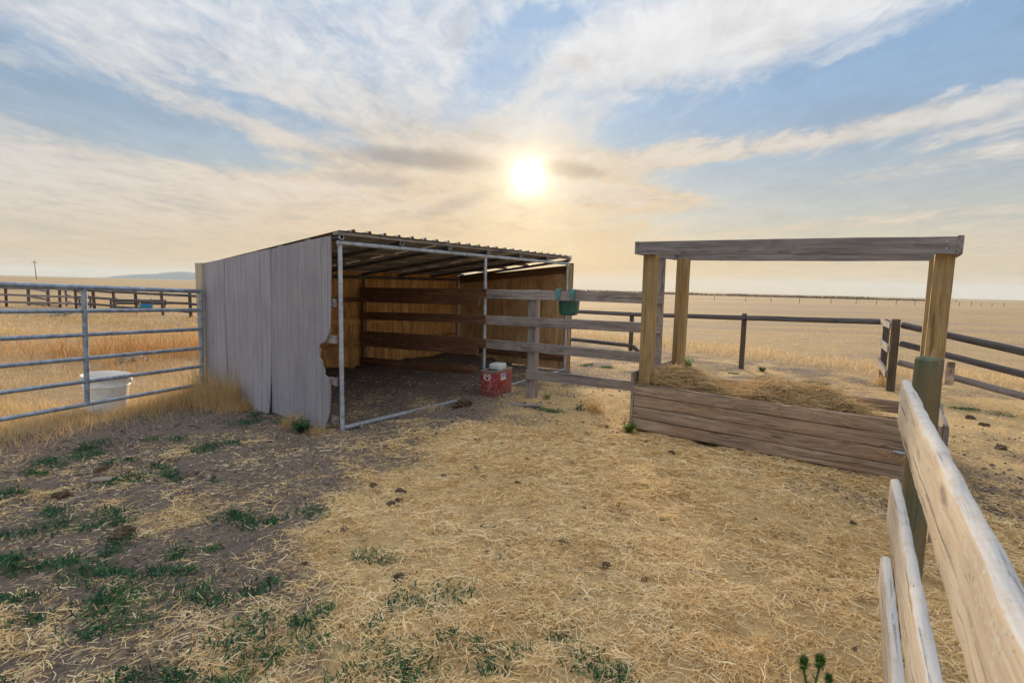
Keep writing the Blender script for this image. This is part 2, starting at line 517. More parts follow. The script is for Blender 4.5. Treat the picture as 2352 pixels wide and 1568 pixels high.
def wood(name, dark, mid, light, rough=.8, stain=None, stain_amt=.5, grooves=0.0, cath=0.0, grain=1.0, knots=.7, bumps=.5, vary=.25, speck=0.0, crack=.7, top=0.0):
    """Weathered timber, grain along local X."""
    m, b, p, out = new_mat(name)
    co = b.new('ShaderNodeTexCoord').outputs['Object']
    rnd = b.new('ShaderNodeObjectInfo').outputs['Random']
    off = b.vm('SCALE', (17.3, 9.1, 23.7), scale=rnd)
    v = b.vm('ADD', co, off)
    warp = b.noise(b.mapping(v, (1.2, 4, 4)), 1.0, 3, .5)
    v2 = b.vm('ADD', v, b.comb(0.0, b.m('MULTIPLY', warp, .03 + cath * .12), b.m('MULTIPLY', warp, .03 + cath * .12)))
    g1 = b.noise(b.mapping(v2, (2.0 * grain, 55 * grain, 55 * grain)), 1.0, 6, .6, .3)
    g2 = b.noise(b.mapping(v2, (.9 * grain, 16 * grain, 16 * grain)), 1.0, 5, .6, .6)
    big = b.noise(b.mapping(v, (1.1, 2.6, 2.6)), 1.0, 4, .55)
    f = b.m('ADD', b.m('MULTIPLY', g1, .5), b.m('MULTIPLY', g2, .5))
    if cath:
        rings = b.m('SINE', b.m('MULTIPLY', b.noise(b.mapping(v2, (.7, 5, 5)), 1.0, 2, .4, .8), 60.0))
        f = b.m('ADD', f, b.m('MULTIPLY', rings, .06 * cath))
    col = b.ramp(f, [(.30, dark), (.50, mid), (.72, light)])
    col = b.mix(b.m('MULTIPLY', b.ss(big, .40, .72), vary * 1.6), col, tuple(c * .55 for c in mid))
    tone = b.m('ADD', 1.0 - vary * .5, b.m('MULTIPLY', rnd, vary))
    col = b.mix(1.0, col, b.comb(tone, tone, tone), 'MULTIPLY')
    # checks and knots
    ck = b.noise(b.mapping(v2, (1.3, 95, 95)), 1.0, 2, .5)
    ck = b.ss(ck, .66, .74)
    col = b.mix(b.m('MULTIPLY', ck, crack), col, tuple(c * .25 for c in dark))
    ck2 = b.ss(b.noise(b.mapping(v2, (.55, 30, 30)), 1.0, 3, .6, .4), .60, .66)
    col = b.mix(b.m('MULTIPLY', ck2, crack * .75), col, tuple(c * .3 for c in dark))
    if knots:
        vo = b.new('ShaderNodeTexVoronoi', feature='F1')
        b.put(vo.inputs['Vector'], b.mapping(v, (2.1, 7.5, 7.5)))
        vo.inputs['Scale'].default_value = 1.0
        kn = b.ss(vo.outputs['Distance'], .20, .07)
        kn = b.m('MULTIPLY', kn, b.ss(b.noise(b.mapping(v, (2.1, 7.5, 7.5)), .8, 1), .5, .56))
        col = b.mix(b.m('MULTIPLY', kn, knots), col, tuple(c * .35 for c in dark))
    if stain is not None:
        sn = b.noise(b.mapping(v, (1.6, 3.5, 3.5)), 1.0, 5, .65)
        col = b.mix(b.m('MULTIPLY', b.ss(sn, .45, .68), stain_amt), col, stain)
    if speck:
        sp = b.noise(v, 75.0, 4, .7)
        sq = b.noise(v, 9.0, 3, .6)
        col = b.mix(b.m('MULTIPLY', b.m('MULTIPLY', b.ss(sp, .56, .62), b.ss(sq, .42, .6)), speck), col, (.42, .46, .48))
        col = b.mix(b.m('MULTIPLY', b.ss(b.noise(v, 52.0, 5, .75, .6), .62, .67), speck), col, (.085, .075, .075))
    hgt = b.m('SUBTRACT', f, b.m('MULTIPLY', b.m('ADD', ck, ck2), .6))
    if grooves:
        s = b.sep(co)
        ph = b.m('PINGPONG', s[1], grooves / 2)
        gr = b.ss(ph, .005, .001)
        jit = b.noise(b.mapping(v, (.4, 3, 3)), 1.0, 2)
        gr = b.m('MULTIPLY', gr, b.ss(jit, .25, .6))
        col = b.mix(b.m('MULTIPLY', gr, .6), col, tuple(c * .35 for c in dark))
        hgt = b.m('SUBTRACT', hgt, b.m('MULTIPLY', gr, 1.2))
    if top:
        nz = b.sep(b.new('ShaderNodeNewGeometry').outputs['Normal'])[2]
        tn = b.m('MULTIPLY', b.ss(nz, .35, .9), b.ss(b.noise(v, 14.0, 5, .7), .25, .55))
        col = b.mix(b.m('MULTIPLY', tn, top), col, (.55, .565, .59))
    b.put(p.inputs['Base Color'], col)
    p.inputs['Roughness'].default_value = rough
    p.inputs['Specular IOR Level'].default_value = .15
    bump(b, p, hgt, bumps, .006)
    return m


M = {}
M['grey_wood'] = wood('weathered_grey_wood', (.13, .112, .104), (.29, .252, .232), (.44, .39, .36), cath=.8)
M['beam_wood'] = wood('grey_beam_wood', (.12, .11, .112), (.275, .255, .255), (.42, .39, .385), cath=.6, knots=.9)
M['brown_wood'] = wood('brown_plank_wood', (.15, .105, .072), (.36, .27, .20), (.52, .41, .32), stain=(.44, .26, .15), stain_amt=.35, cath=.8)
M['inner_wood'] = wood('unweathered_red_brown_wood', (.085, .040, .021), (.21, .108, .060), (.36, .21, .125), stain=(.10, .052, .032), stain_amt=.4, cath=.5)
M['dark_rail'] = wood('dark_rail_wood', (.05, .045, .048), (.12, .108, .11), (.22, .20, .20))
M['treated'] = wood('treated_yellow_post_wood', (.16, .105, .045), (.36, .25, .115), (.52, .39, .21), stain=(.25, .195, .12), stain_amt=.45, cath=.3)
M['pale_wood'] = wood('bleached_pale_wood', (.33, .265, .20), (.56, .485, .395), (.70, .645, .57), stain=(.42, .40, .39), stain_amt=.35, knots=.7, bumps=1.0, speck=1.0, crack=1.0, top=.6, vary=.35, grain=1.4)
M['green_post'] = wood('green_treated_post_wood', (.065, .08, .052), (.17, .19, .125), (.29, .32, .23), stain=(.19, .14, .075), stain_amt=.8, knots=.4, speck=.15, rough=.95, vary=.4)
M['old_post'] = wood('old_round_post_wood', (.06, .045, .03), (.14, .108, .075), (.24, .19, .13), stain=(.06, .05, .04), stain_amt=.4)
M['siding'] = wood('grey_grooved_siding', (.295, .285, .318), (.36, .347, .385), (.42, .405, .435), grooves=.101, grain=.7, knots=.2, stain=(.42, .385, .37), stain_amt=.5, vary=.22, bumps=.25, crack=.35, speck=.15)
M['trim'] = wood('cream_corner_trim', (.42, .36, .27), (.54, .47, .36), (.62, .55, .44), knots=.0, stain=(.28, .22, .15), stain_amt=.5, vary=.1, bumps=.2)
M['plywood'] = wood('orange_brown_plywood', (.23, .09, .022), (.63, .325, .11), (.80, .51, .225), stain=(.34, .155, .055), stain_amt=.5, cath=1.0, grain=.55, knots=.6, vary=.2)
M['plywood_dull'] = wood('dull_brown_plywood', (.32, .18, .075), (.64, .42, .21), (.80, .57, .32), stain=(.40, .24, .12), stain_amt=.5, cath=.8, grain=.5, knots=.5, vary=.15)


def plain(name, col, rough=.5, metal=0.0, var=.25, scale=6.0, dirt=None, dirt_amt=.4, spec=.4, bmp=.15, bscale=40):
    m, b, p, out = new_mat(name)
    co = b.new('ShaderNodeTexCoord').outputs['Object']
    rnd = b.new('ShaderNodeObjectInfo').outputs['Random']
    v = b.vm('ADD', co, b.vm('SCALE', (7.7, 3.1, 5.9), scale=rnd))
    n = b.noise(v, scale, 6, .6)
    c = b.mix(b.ss(n, .3, .7), tuple(x * (1 - var) for x in col), tuple(min(1, x * (1 + var)) for x in col))
    if dirt:
        c = b.mix(b.m('MULTIPLY', b.ss(b.noise(v, scale * 2.3, 7, .7, .5), .5, .66), dirt_amt), c, dirt)
    b.put(p.inputs['Base Color'], c)
    b.put(p.inputs['Roughness'], b.m('ADD', rough - .1, b.m('MULTIPLY', n, .2)))
    p.inputs['Metallic'].default_value = metal
    p.inputs['Specular IOR Level'].default_value = spec
    bump(b, p, b.noise(v, bscale, 4, .6), bmp, .004)
    return m


M['galv'] = plain('galvanised_pipe', (.42, .47, .54), .45, .35, .22, 9, dirt=(.20, .19, .19), dirt_amt=.55)
M['gate'] = plain('grey_blue_gate_pipe', (.30, .355, .43), .42, .3, .3, 12, dirt=(.14, .14, .15), dirt_amt=.6)
M['old_pipe'] = plain('dull_buried_pipe', (.30, .32, .345), .6, .2, .25, 9, dirt=(.20, .16, .13), dirt_amt=.7)
M['steel_dark'] = plain('dark_rafter_pipe', (.10, .095, .09), .6, .3, .3, 8, dirt=(.16, .10, .06), dirt_amt=.5)
M['roof'] = plain('aged_galvanised_roofing', (.46, .43, .385), .55, .25, .2, 3, dirt=(.22, .13, .07), dirt_amt=.45)
M['red'] = None
M['white_plastic'] = plain('chalky_white_plastic', (.84, .84, .83), .5, 0, .06, 5, dirt=(.62, .57, .50), dirt_amt=.5, spec=.35)
M['white_lid'] = plain('scuffed_white_plastic', (.66, .70, .72), .5, 0, .08, 22, dirt=(.40, .40, .40), dirt_amt=.6)
M['green_plastic'] = plain('dark_green_plastic', (.030, .115, .085), .42, 0, .2, 8, dirt=(.09, .16, .12), dirt_amt=.35)
M['hook_plastic'] = plain('teal_hook_plastic', (.07, .22, .23), .42, 0, .2, 12)
M['blue_plastic'] = plain('bright_blue_plastic', (.04, .33, .62), .5)
M['dark_metal'] = plain('black_wire', (.03, .035, .04), .5, .4)
M['dung'] = plain('dry_dung', (.10, .07, .045), .95, 0, .35, 14, dirt=(.19, .14, .085), dirt_amt=.5, spec=.1, bmp=.8, bscale=50)
M['rock'] = plain('pale_fieldstone', (.38, .35, .31), .9, 0, .25, 7, dirt=(.2, .18, .15), spec=.2, bmp=.6, bscale=18)
M['chip'] = plain('grey_board_scrap', (.27, .235, .19), .85, 0, .2, 10, spec=.2)
M['pole'] = plain('dark_pole_wood', (.055, .045, .04), .8, 0, .2, 2)
M['wire'] = plain('rusty_fence_wire', (.12, .10, .09), .6, .3)


def leafy(name, cols, trans=.45, rough=.7, attr='tint', spec=.2):
    """Blades and straws: colour from a per-strand value, light passing through."""
    m, b, p, out = new_mat(name)
    a = b.new('ShaderNodeAttribute', attribute_name=attr)
    s = b.sep(a.outputs['Vector'])
    n = len(cols)
    col = b.ramp(s[0], [(i / (n - 1), c) for i, c in enumerate(cols)])
    tone = b.m('ADD', .72, b.m('MULTIPLY', s[1], .56))
    col = b.mix(1.0, col, b.comb(tone, tone, tone), 'MULTIPLY')
    b.put(p.inputs['Base Color'], col)
    p.inputs['Roughness'].default_value = rough
    p.inputs['Specular IOR Level'].default_value = spec
    tr = b.new('ShaderNodeBsdfTranslucent')
    b.put(tr.inputs[0], col)
    mx = b.new('ShaderNodeMixShader')
    mx.inputs[0].default_value = trans
    b.t.links.new(p.outputs[0], mx.inputs[1]); b.t.links.new(tr.outputs[0], mx.inputs[2])
    b.t.links.new(mx.outputs[0], out.inputs[0])
    return m


M['straw'] = leafy('scattered_straw', [(.28, .17, .07), (.70, .475, .205), (.88, .655, .33), (.92, .79, .53)], .25)
M['hay'] = leafy('coarse_hay', [(.20, .13, .06), (.50, .345, .17), (.70, .51, .27), (.80, .65, .40)], .30)
M['dry_grass'] = leafy('dry_golden_grass', [(.36, .23, .10), (.56, .39, .185), (.68, .50, .26), (.76, .63, .41)], .42)
M['rust_weed'] = leafy('rust_brown_dry_weed', [(.26, .12, .04), (.42, .21, .075), (.54, .31, .12), (.60, .42, .20)], .40)
M['weed'] = leafy('dark_green_weed', [(.015, .065, .034), (.036, .125, .058), (.075, .18, .075), (.19, .27, .12)], .30)
M['bright_weed'] = leafy('bright_green_weed', [(.05, .13, .012), (.10, .22, .02), (.16, .29, .035), (.24, .34, .06)], .40)
M['thistle'] = leafy('thistle_green', [(.035, .11, .025), (.065, .185, .04), (.11, .26, .06), (.20, .15, .19)], .30)

# worn red sheet metal: red paint scraped to pale scratches
m, b, p, out = new_mat('worn_red_paint')
co = b.new('ShaderNodeTexCoord').outputs['Object']
sc1 = b.noise(b.mapping(co, (30, 30, 9)), 1.0, 8, .75, 1.5)
sc2 = b.noise(co, 55, 6, .8, .4)
patch = b.noise(co, 5.0, 3, .5)
scr = b.m('MULTIPLY', b.ss(b.m('ADD', b.m('MULTIPLY', sc1, .6), b.m('MULTIPLY', sc2, .45)), .50, .58), b.ss(patch, .30, .52))
red = b.mix(b.ss(patch, .35, .65), (.26, .010, .014), (.36, .035, .028))
col = b.mix(b.m('MULTIPLY', scr, .62), red, (.52, .36, .32))
z = b.sep(co)[2]
col = b.mix(b.m('MULTIPLY', b.ss(b.m('ADD', z, b.m('MULTIPLY', sc1, .1)), .16, .05), .5), col, (.22, .13, .10))
b.put(p.inputs['Base Color'], col)
p.inputs['Roughness'].default_value = .42
bump(b, p, scr, .2, .002)
M['red'] = m

# ground: soil, trodden straw and dry pasture, from the ground's own cover map
m, b, p, out = new_mat('yard_ground')
att = b.new('ShaderNodeAttribute', attribute_name='cover')
s_straw, s_past, s_dark = b.sep(att.outputs['Vector'])
pos = b.new('ShaderNodeNewGeometry').outputs['Position']
n1 = b.noise(pos, 26.0, 8, .7)
n2 = b.noise(pos, 3.0, 6, .6)
n3 = b.noise(pos, 110.0, 5, .7)
n4 = b.noise(b.mapping(pos, (1, 1, 1)), .35, 6, .6)
soil = b.ramp(b.m('ADD', b.m('MULTIPLY', n1, .6), b.m('MULTIPLY', n3, .4)), [(.30, (.066, .050, .040)), (.5, (.182, .142, .115)), (.72, (.32, .262, .212))])
fib = b.noise(b.mapping(b.vm('ADD', pos, b.vm('SCALE', b.comb(n1, n2, 0.0), scale=.25)), (70, 24, 30)), 1.0, 5, .7, 1.5)
litter = b.ramp(b.m('ADD', b.m('MULTIPLY', fib, .7), b.m('MULTIPLY', n3, .3)), [(.32, (.20, .128, .06)), (.5, (.56, .39, .19)), (.68, (.80, .61, .34))])
f = b.ss(b.m('ADD', s_straw, b.m('MULTIPLY', b.m('SUBTRACT', n1, .5), .9)), .35, .75)
col = b.mix(f, soil, litter)
# pasture far and near: dry grass with bare grey-brown patches
pg = b.m('ADD', b.m('MULTIPLY', b.noise(b.mapping(pos, (.7, 2.4, 1)), 1.0, 8, .72), .6), b.m('MULTIPLY', b.noise(pos, 2.2, 7, .75), .4))
far1 = b.noise(b.mapping(pos, (.045, .11, 1)), 1.0, 6, .6, .5)
far2 = b.noise(b.mapping(pos, (.008, .03, 1)), 1.0, 5, .55)
past = b.ramp(b.m('ADD', b.m('MULTIPLY', pg, .45), b.m('MULTIPLY', far1, .55)), [(.34, (.22, .155, .105)), (.48, (.43, .315, .18)), (.66, (.58, .44, .25))])
past = b.mix(b.m('MULTIPLY', b.ss(far1, .44, .56), .75), past, (.29, .225, .17))
past = b.mix(b.m('MULTIPLY', b.ss(far2, .42, .62), .35), past, (.54, .40, .21))
col = b.mix(s_past, col, past)
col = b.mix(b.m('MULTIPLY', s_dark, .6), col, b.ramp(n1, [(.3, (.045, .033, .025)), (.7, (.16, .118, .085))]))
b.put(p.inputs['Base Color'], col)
p.inputs['Roughness'].default_value = .95
p.inputs['Specular IOR Level'].default_value = .1
bump(b, p, b.m('ADD', b.m('MULTIPLY', n1, .7), b.m('ADD', b.m('MULTIPLY', n3, .35), b.m('MULTIPLY', fib, .3))), .9, .02)
M['ground'] = m

# ------------------------------------------------------------------ ground sheet
def build_ground():
    rings = [0.0, .25] + list(np.geomspace(.5, 7600, 470))
    ang = np.concatenate([np.linspace(-58, 58, 330), np.linspace(64, 296, 40)])
    ang = np.radians(ang)
    R, A = np.meshgrid(np.array(rings), ang, indexing='ij')
    X = R * np.sin(A); Y = R * np.cos(A)
    nr, na = X.shape
    Z = gz(X, Y)
    # soil heaped along the inside of the shed
    ins = in_shed(X, Y, 0)
    n = (X - SA[0]) * SN[0] + (Y - SA[1]) * SN[1]
    u = (X - SA[0]) * SU[0] + (Y - SA[1]) * SU[1]
    Z = Z + ins * np.clip((n - .5) / 2, 0, 1) * (.10 + .12 * fbm(X * 3, Y * 3, 31))
    V = np.stack([X, Y, Z], -1).reshape(-1, 3)
    I = np.arange(nr * na).reshape(nr, na)
    J = np.roll(I, -1, axis=1)
    Q = np.stack([I[:-1], J[:-1], J[1:], I[1:]], -1).reshape(-1, 4)
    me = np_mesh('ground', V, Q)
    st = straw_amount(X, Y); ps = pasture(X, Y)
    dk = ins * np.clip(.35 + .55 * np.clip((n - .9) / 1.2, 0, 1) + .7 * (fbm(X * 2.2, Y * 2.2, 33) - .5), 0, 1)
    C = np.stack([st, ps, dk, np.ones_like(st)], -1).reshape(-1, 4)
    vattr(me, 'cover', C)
    return tag(link('ground', me, M['ground']), kind='structure')


build_ground()


def soil_z(x, y):
    z = gz(x, y)
    n = (x - SA[0]) * SN[0] + (y - SA[1]) * SN[1]
    return z + in_shed(x, y, 0) * np.clip((n - .5) / 2, 0, 1) * (.10 + .12 * fbm(x * 3, y * 3, 31))


# ------------------------------------------------------------------ far hills
def build_hills():
    prof = [(-6200, -60), (-4900, -40), (-4498, -14), (-4200, 22), (-4060, 31), (-3960, 33), (-3890, 34), (-3840, 50), (-3760, 60), (-3672, 64), (-3560, 58), (-3482, 52), (-3386, 44), (-3150, 26), (-2900, 20), (-2500, -30), (-2100, -70)]
    xs = np.array([p[0] for p in prof], float); zs = np.array([p[1] for p in prof], float)
    nx, ny = 160, 9
    X = np.linspace(xs[0], xs[-1], nx)
    Zt = np.interp(X, xs, zs)
    V = []; Q = []
    for j in range(ny):
        s = j / (ny - 1)
        for i in range(nx):
            k = math.sin(math.pi * s)
            rough = 7 * (vnoise(np.array([X[i] * .02]), np.array([s * 5]), 5)[0] - .5) + 4 * (vnoise(np.array([X[i] * .06]), np.array([s * 9.]), 6)[0] - .5)
            V.append((X[i], 5650 + 800 * s, -95 + (Zt[i] + 92 + rough) * k ** .6))
    for j in range(ny - 1):
        for i in range(nx - 1):
            a = j * nx + i
            Q.append((a, a + 1, a + nx + 1, a + nx))
    m_, b_, p_, o_ = new_mat('forested_hill')
    pos_ = b_.new('ShaderNodeNewGeometry').outputs['Position']
    b_.put(p_.inputs['Base Color'], b_.ramp(b_.noise(pos_, .012, 6, .6), [(.3, (.030, .045, .040)), (.7, (.085, .095, .07))]))
    p_.inputs['Roughness'].default_value = 1.0
    tag(link('hills', np_mesh('hills', V, Q), m_), kind='structure')


build_hills()


# ------------------------------------------------------------------ the shed
def sheet(name, mtx, y0, y1, x0, x1, mat, parent, rows=14, cols=10, flare=None, thick=.012):
    """A sheet of ply or siding standing in its own frame: X up, Y along the wall, Z out. Edges are functions of the other axis."""
    V = []; F = []
    for side in (1, 0):
        for r in range(rows + 1):
            t = r / rows
            for c in range(cols + 1):
                s = c / cols
                y = y0(t) + (y1(t) - y0(t)) * s
                x = x0(s) + (x1(s) - x0(s)) * t
                zf = flare(s, t) if flare else 0.0
                V.append((x, y, zf + (thick if side else 0)))
    n = (rows + 1) * (cols + 1); W = cols + 1
    for r in range(rows):
        for c in range(cols):
            a = r * W + c
            F.append((a, a + 1, a + W + 1, a + W)[::-1])
            F.append((n + a, n + a + 1, n + a + W + 1, n + a + W))
    for c in range(cols):
        F.append((c, c + 1, n + c + 1, n + c)); a = rows * W + c
        F.append((a + 1, a, n + a, n + a + 1))
    for r in range(rows):
        a = r * W
        F.append((a + W, a, n + a, n + a + W)); a += cols
        F.append((a, a + W, n + a + W, n + a))
    me = mesh_from(name, V, F, smooth=True)
    me.set_sharp_from_angle(angle=math.radians(35))
    return link(name, me, mat, parent, mtx)


def interp(pts):
    xs = [p[0] for p in pts]; ys = [p[1] for p in pts]
    return lambda t: float(np.interp(t, xs, ys))


def wall_frame(origin, along):
    up = Vector((0, 0, 1)); al = Vector((along[0], along[1], 0)).normalized()
    out_ = up.cross(al)
    m_ = Matrix((up, al, out_)).transposed().to_4x4()
    m_.translation = origin
    return m_


M['torn_wood'] = wood('torn_raw_plywood', (.30, .19, .09), (.52, .36, .18), (.64, .48, .27), stain=(.36, .22, .12), stain_amt=.4)


def build_shed():
    sh = thing('loafing_shed', 'open-fronted livestock shed with grey siding, pipe frame and ribbed metal roof', 'shed', shed_pt(0, 0, 0))
    raf = lambda n_: 2.098 - .128 * n_
    # pipe frame
    for u_ in (.03, 2.715, 5.40):
        tube('post', shed_pt(u_, 0, -.05), shed_pt(u_, 0, 2.02), .0245, M['galv'], sh, 14)
    for u_ in (.05, 2.72, 5.38):
        tube('post', shed_pt(u_, SD - .06, -.05), shed_pt(u_, SD - .06, 1.69), .026, M['galv'] if u_ > 5 else M['steel_dark'], sh, 12)
    tube('header_pipe', shed_pt(.0, 0, 2.045), shed_pt(5.43, 0, 2.045), .0255, M['galv'], sh, 14)
    tube('header_pipe', shed_pt(.0, SD - .06, 1.705), shed_pt(5.43, SD - .06, 1.705), .026, M['steel_dark'], sh, 12)
    tube('sill_pipe', shed_pt(.04, 0, .022), shed_pt(2.35, .0, -.03), .028, M['old_pipe'], sh, 12, seg=6, wob=.03)
    tube('sill_pipe', shed_pt(3.05, 0, -.01), shed_pt(5.40, 0, .015), .026, M['old_pipe'], sh, 12)
    for i in range(7):
        u_ = min(.015 + .906 * i, 5.40)
        rp_ = tube('rafter_pipe', shed_pt(u_, -.045, raf(-.045)), shed_pt(u_, SD - .02, raf(SD - .02)), .0255, M['galv'] if i == 99 else M['steel_dark'], sh, 12, hollow=.004)
        tube('pipe_end_collar', shed_pt(u_, -.052, raf(-.052)), shed_pt(u_, -.030, raf(-.030)), .0285, M['galv'], rp_, 14, hollow=.006)
    for k, n_ in enumerate((-.01, .46, .95, 1.45, 1.95, 2.55)):
        z_ = raf(n_) + .0255 + .018
        board('purlin', shed_pt(-.03, n_, z_), shed_pt(5.47, n_, z_), .035, .09, M['grey_wood'], sh, bow=.002, seg=6)
    # ribbed roofing, six sheets
    for k in range(6):
        u0 = -.035 + k * .918
        prof = []
        for r_ in range(5 if k == 5 else 4):
            b0 = r_ * .2295 + .03
            prof += [(b0, 0), (b0 + .085, .0), (b0 + .10, .006), (b0 + .125, .006), (b0 + .14, 0), (b0 + .165, 0), (b0 + .180, .026), (b0 + .205, .026), (b0 + .2195, 0)]
        prof = [q_ for q_ in prof if q_[0] < (.918 + .03 if k < 5 else .92)]
        V = []; F = []
        for lay in (0, 1):
            for n_ in np.linspace(-.075, SD + .06, 5):
                for (x_, h_) in prof:
                    p_ = shed_pt(u0 + x_ - .03, n_, raf(n_) + .0255 + .036 + h_ + (.0015 if lay else 0) + (k % 2) * .0016)
                    V.append(tuple(p_))
        W = len(prof); n5 = 5 * W
        for lay in (0, 1):
            for r_ in range(4):
                for c_ in range(W - 1):
                    a = lay * n5 + r_ * W + c_
                    F.append((a, a + 1, a + W + 1, a + W) if lay else (a + W, a + W + 1, a + 1, a))
        for c_ in range(W - 1):
            F.append((c_, c_ + 1, n5 + c_ + 1, n5 + c_))
        me = mesh_from('roof_sheet', V, F)
        link('roof_sheet', me, M['roof'], sh)
    # left wall: girts inside, three weathered siding panels outside, torn at the front edge
    for z_ in (.114, .542, 1.007, 1.405, 1.80):
        nn1 = 2.62
        nn0 = .03 if z_ < 1.7 else .08
        if z_ > 1.7:
            board('girt', shed_pt(-.012, nn0, 2.02), shed_pt(-.012, nn1, 1.74), .09, .036, M['inner_wood'], sh)
        else:
            board('girt', shed_pt(-.012, nn0, z_), shed_pt(-.012, nn1, z_), .089, .036, M['grey_wood'], sh)
    fr = wall_frame(shed_pt(-.034, 0, 0), SN)
    top = lambda n_: 2.122 - .1115 * n_
    redge = [(2.115, .056), (1.84, .050), (1.54, .057), (1.25, .066), (1.13, .072), (1.07, .082), (1.045, .125), (1.0, .150), (.972, .158), (.962, .245), (.90, .258), (.79, .255), (.772, .205), (.735, .198), (.64, .165), (.60, .148), (.575, .078), (.40, .076), (.225, .086), (.12, .120), (.021, .174)]
    re0 = interp([(z_, n_) for z_, n_ in sorted(redge)])
    re = lambda z_: re0(z_) + (.045 if .55 < z_ < 1.1 else .010) * (fbm(np.array([z_ * 38]), np.array([1.]), 77, 3)[0] - .5)
    b1 = interp([(0, .016), (.3, .012), (.6, .026), (1, .055)])
    pan = sheet('siding_panel', fr, lambda t: re(.02 + t * 2.09), lambda t: 1.155 - .055 * t, b1, lambda s: top(.056 + s * 1.045), M['siding'], sh,
          rows=110, cols=12, flare=lambda s, t: .030 * (1 - t) ** 4 * (1 - .6 * s) + .006 * math.sin(5 * s) + .012 * math.sin(3 * t))
    for k_, (n0, z0, n1, z1, w_) in enumerate(((.085, 1.10, .15, 1.0, .02), (.255, .90, .262, .79, .014))):
        board('splinter', shed_pt(-.038, n0, z0), shed_pt(-.040, n1, z1), w_, .007, M['torn_wood'], pan, up=(SN[0], SN[1], 0), ch=.001, seg=3, taper=.6)
    b2 = interp([(0, .05), (.10, .028), (.13, .045), (.2, .02), (.36, .012), (.40, .10), (.46, .10), (.55, .09), (1, .10)])
    sheet('siding_panel', fr, lambda t: 1.158 - .055 * t, lambda t: 2.105 - .012 * t, b2, lambda s: top(1.11 + s * .985), M['siding'], sh,
          rows=24, cols=40, flare=lambda s, t: .045 * (1 - t) ** 5 * (1 - s) + .008 * math.sin(4 * s + 1))
    sheet('siding_panel', fr, lambda t: 2.108 - .012 * t, lambda t: 2.575, lambda s: .06, lambda s: top(2.105 + s * .46), M['siding'], sh,
          rows=20, cols=6, flare=lambda s, t: .004 * math.sin(6 * t))
    board('corner_trim', shed_pt(-.056, 2.655, .0), shed_pt(-.056, 2.655, 1.838), .165, .03, M['trim'], sh, up=(SN[0], SN[1], 0), bow=.006)
    # back wall
    fb = wall_frame(shed_pt(0, SD, 0), -SU)
    for k in range(5):
        y0 = -5.44 + k * 1.088
        sheet('wall_panel', fb, lambda t, y=y0: y, lambda t, y=y0: y + 1.083, lambda s: .02, lambda s: 1.80, M['plywood'], sh, rows=6, cols=6,
              flare=lambda s, t, k=k: .006 * math.sin(3 * s + k) * t)
    for z_, h_ in ((.95, .10), (.555, .075), (1.32, .085)):
        board('girt', shed_pt(.03, SD - .022, z_), shed_pt(5.38, SD - .022, z_ - .01), h_, .034, M['plywood'] if z_ < 1 else M['inner_wood'], sh)
    # right wall: dull ply, a board along its top, light showing above it
    frr = wall_frame(shed_pt(SL + .035, SD, 0), -SN)
    for k, (a_, c_) in enumerate(((0, 1.21), (1.215, 2.43), (2.435, 2.72))):
        sheet('wall_panel', frr, lambda t, a=a_: a, lambda t, c=c_: c, lambda s: .0, lambda s, a=a_, c=c_: 1.755 + .098 * (a + (c - a) * s), M['plywood_dull'], sh, rows=6, cols=6, thick=.014)
    board('top_board', shed_pt(SL + .012, SD - .05, 1.70), shed_pt(SL + .012, .03, 1.94), .14, .036, M['inner_wood'], sh)
    board('base_board', shed_pt(SL + .012, SD - .05, .24), shed_pt(SL + .012, .05, .24), .14, .036, M['inner_wood'], sh)
    board('edge_trim', shed_pt(SL + .062, -.03, .62), shed_pt(SL + .085, -.03, 2.06), .09, .022, M['grey_wood'], sh, up=(SN[0], SN[1], 0))
    board('edge_trim', shed_pt(SL + .060, -.03, .0), shed_pt(SL + .062, -.03, .60), .09, .022, M['inner_wood'], sh, up=(SN[0], SN[1], 0))
    return sh


build_shed()


# ------------------------------------------------------------------ board partition in the shed and board fence to the feeder
def build_partition():
    t = thing('board_partition', 'red-brown board partition across the inside of the shed', 'partition', shed_pt(2.715, 1.3, gzf(*shed_pt(2.715, 1.3, 0)[:2])))
    uu = 2.64
    for z0, z1, n0 in ((1.467, 1.50, -.08), (1.344, 1.38, .05), (1.047, 1.115, -.08), (.712, .76, -.08), (.579, .642, .06), (.255, .33, .10)):
        board('rail', shed_pt(uu, SD - .075, z0), shed_pt(uu - .0, n0, z1), .132, .036, M['inner_wood'], t, bow=.006)
    board('post', shed_pt(uu + .045, SD - .10, .0), shed_pt(uu + .045, SD - .10, 1.55), .088, .04, M['inner_wood'], t, up=(SU[0], SU[1], 0))
    return t


build_partition()
FE0 = Vector((-.43, 8.05)); FE1 = Vector((.278, 7.70)); FE2 = Vector((1.84, 6.86))


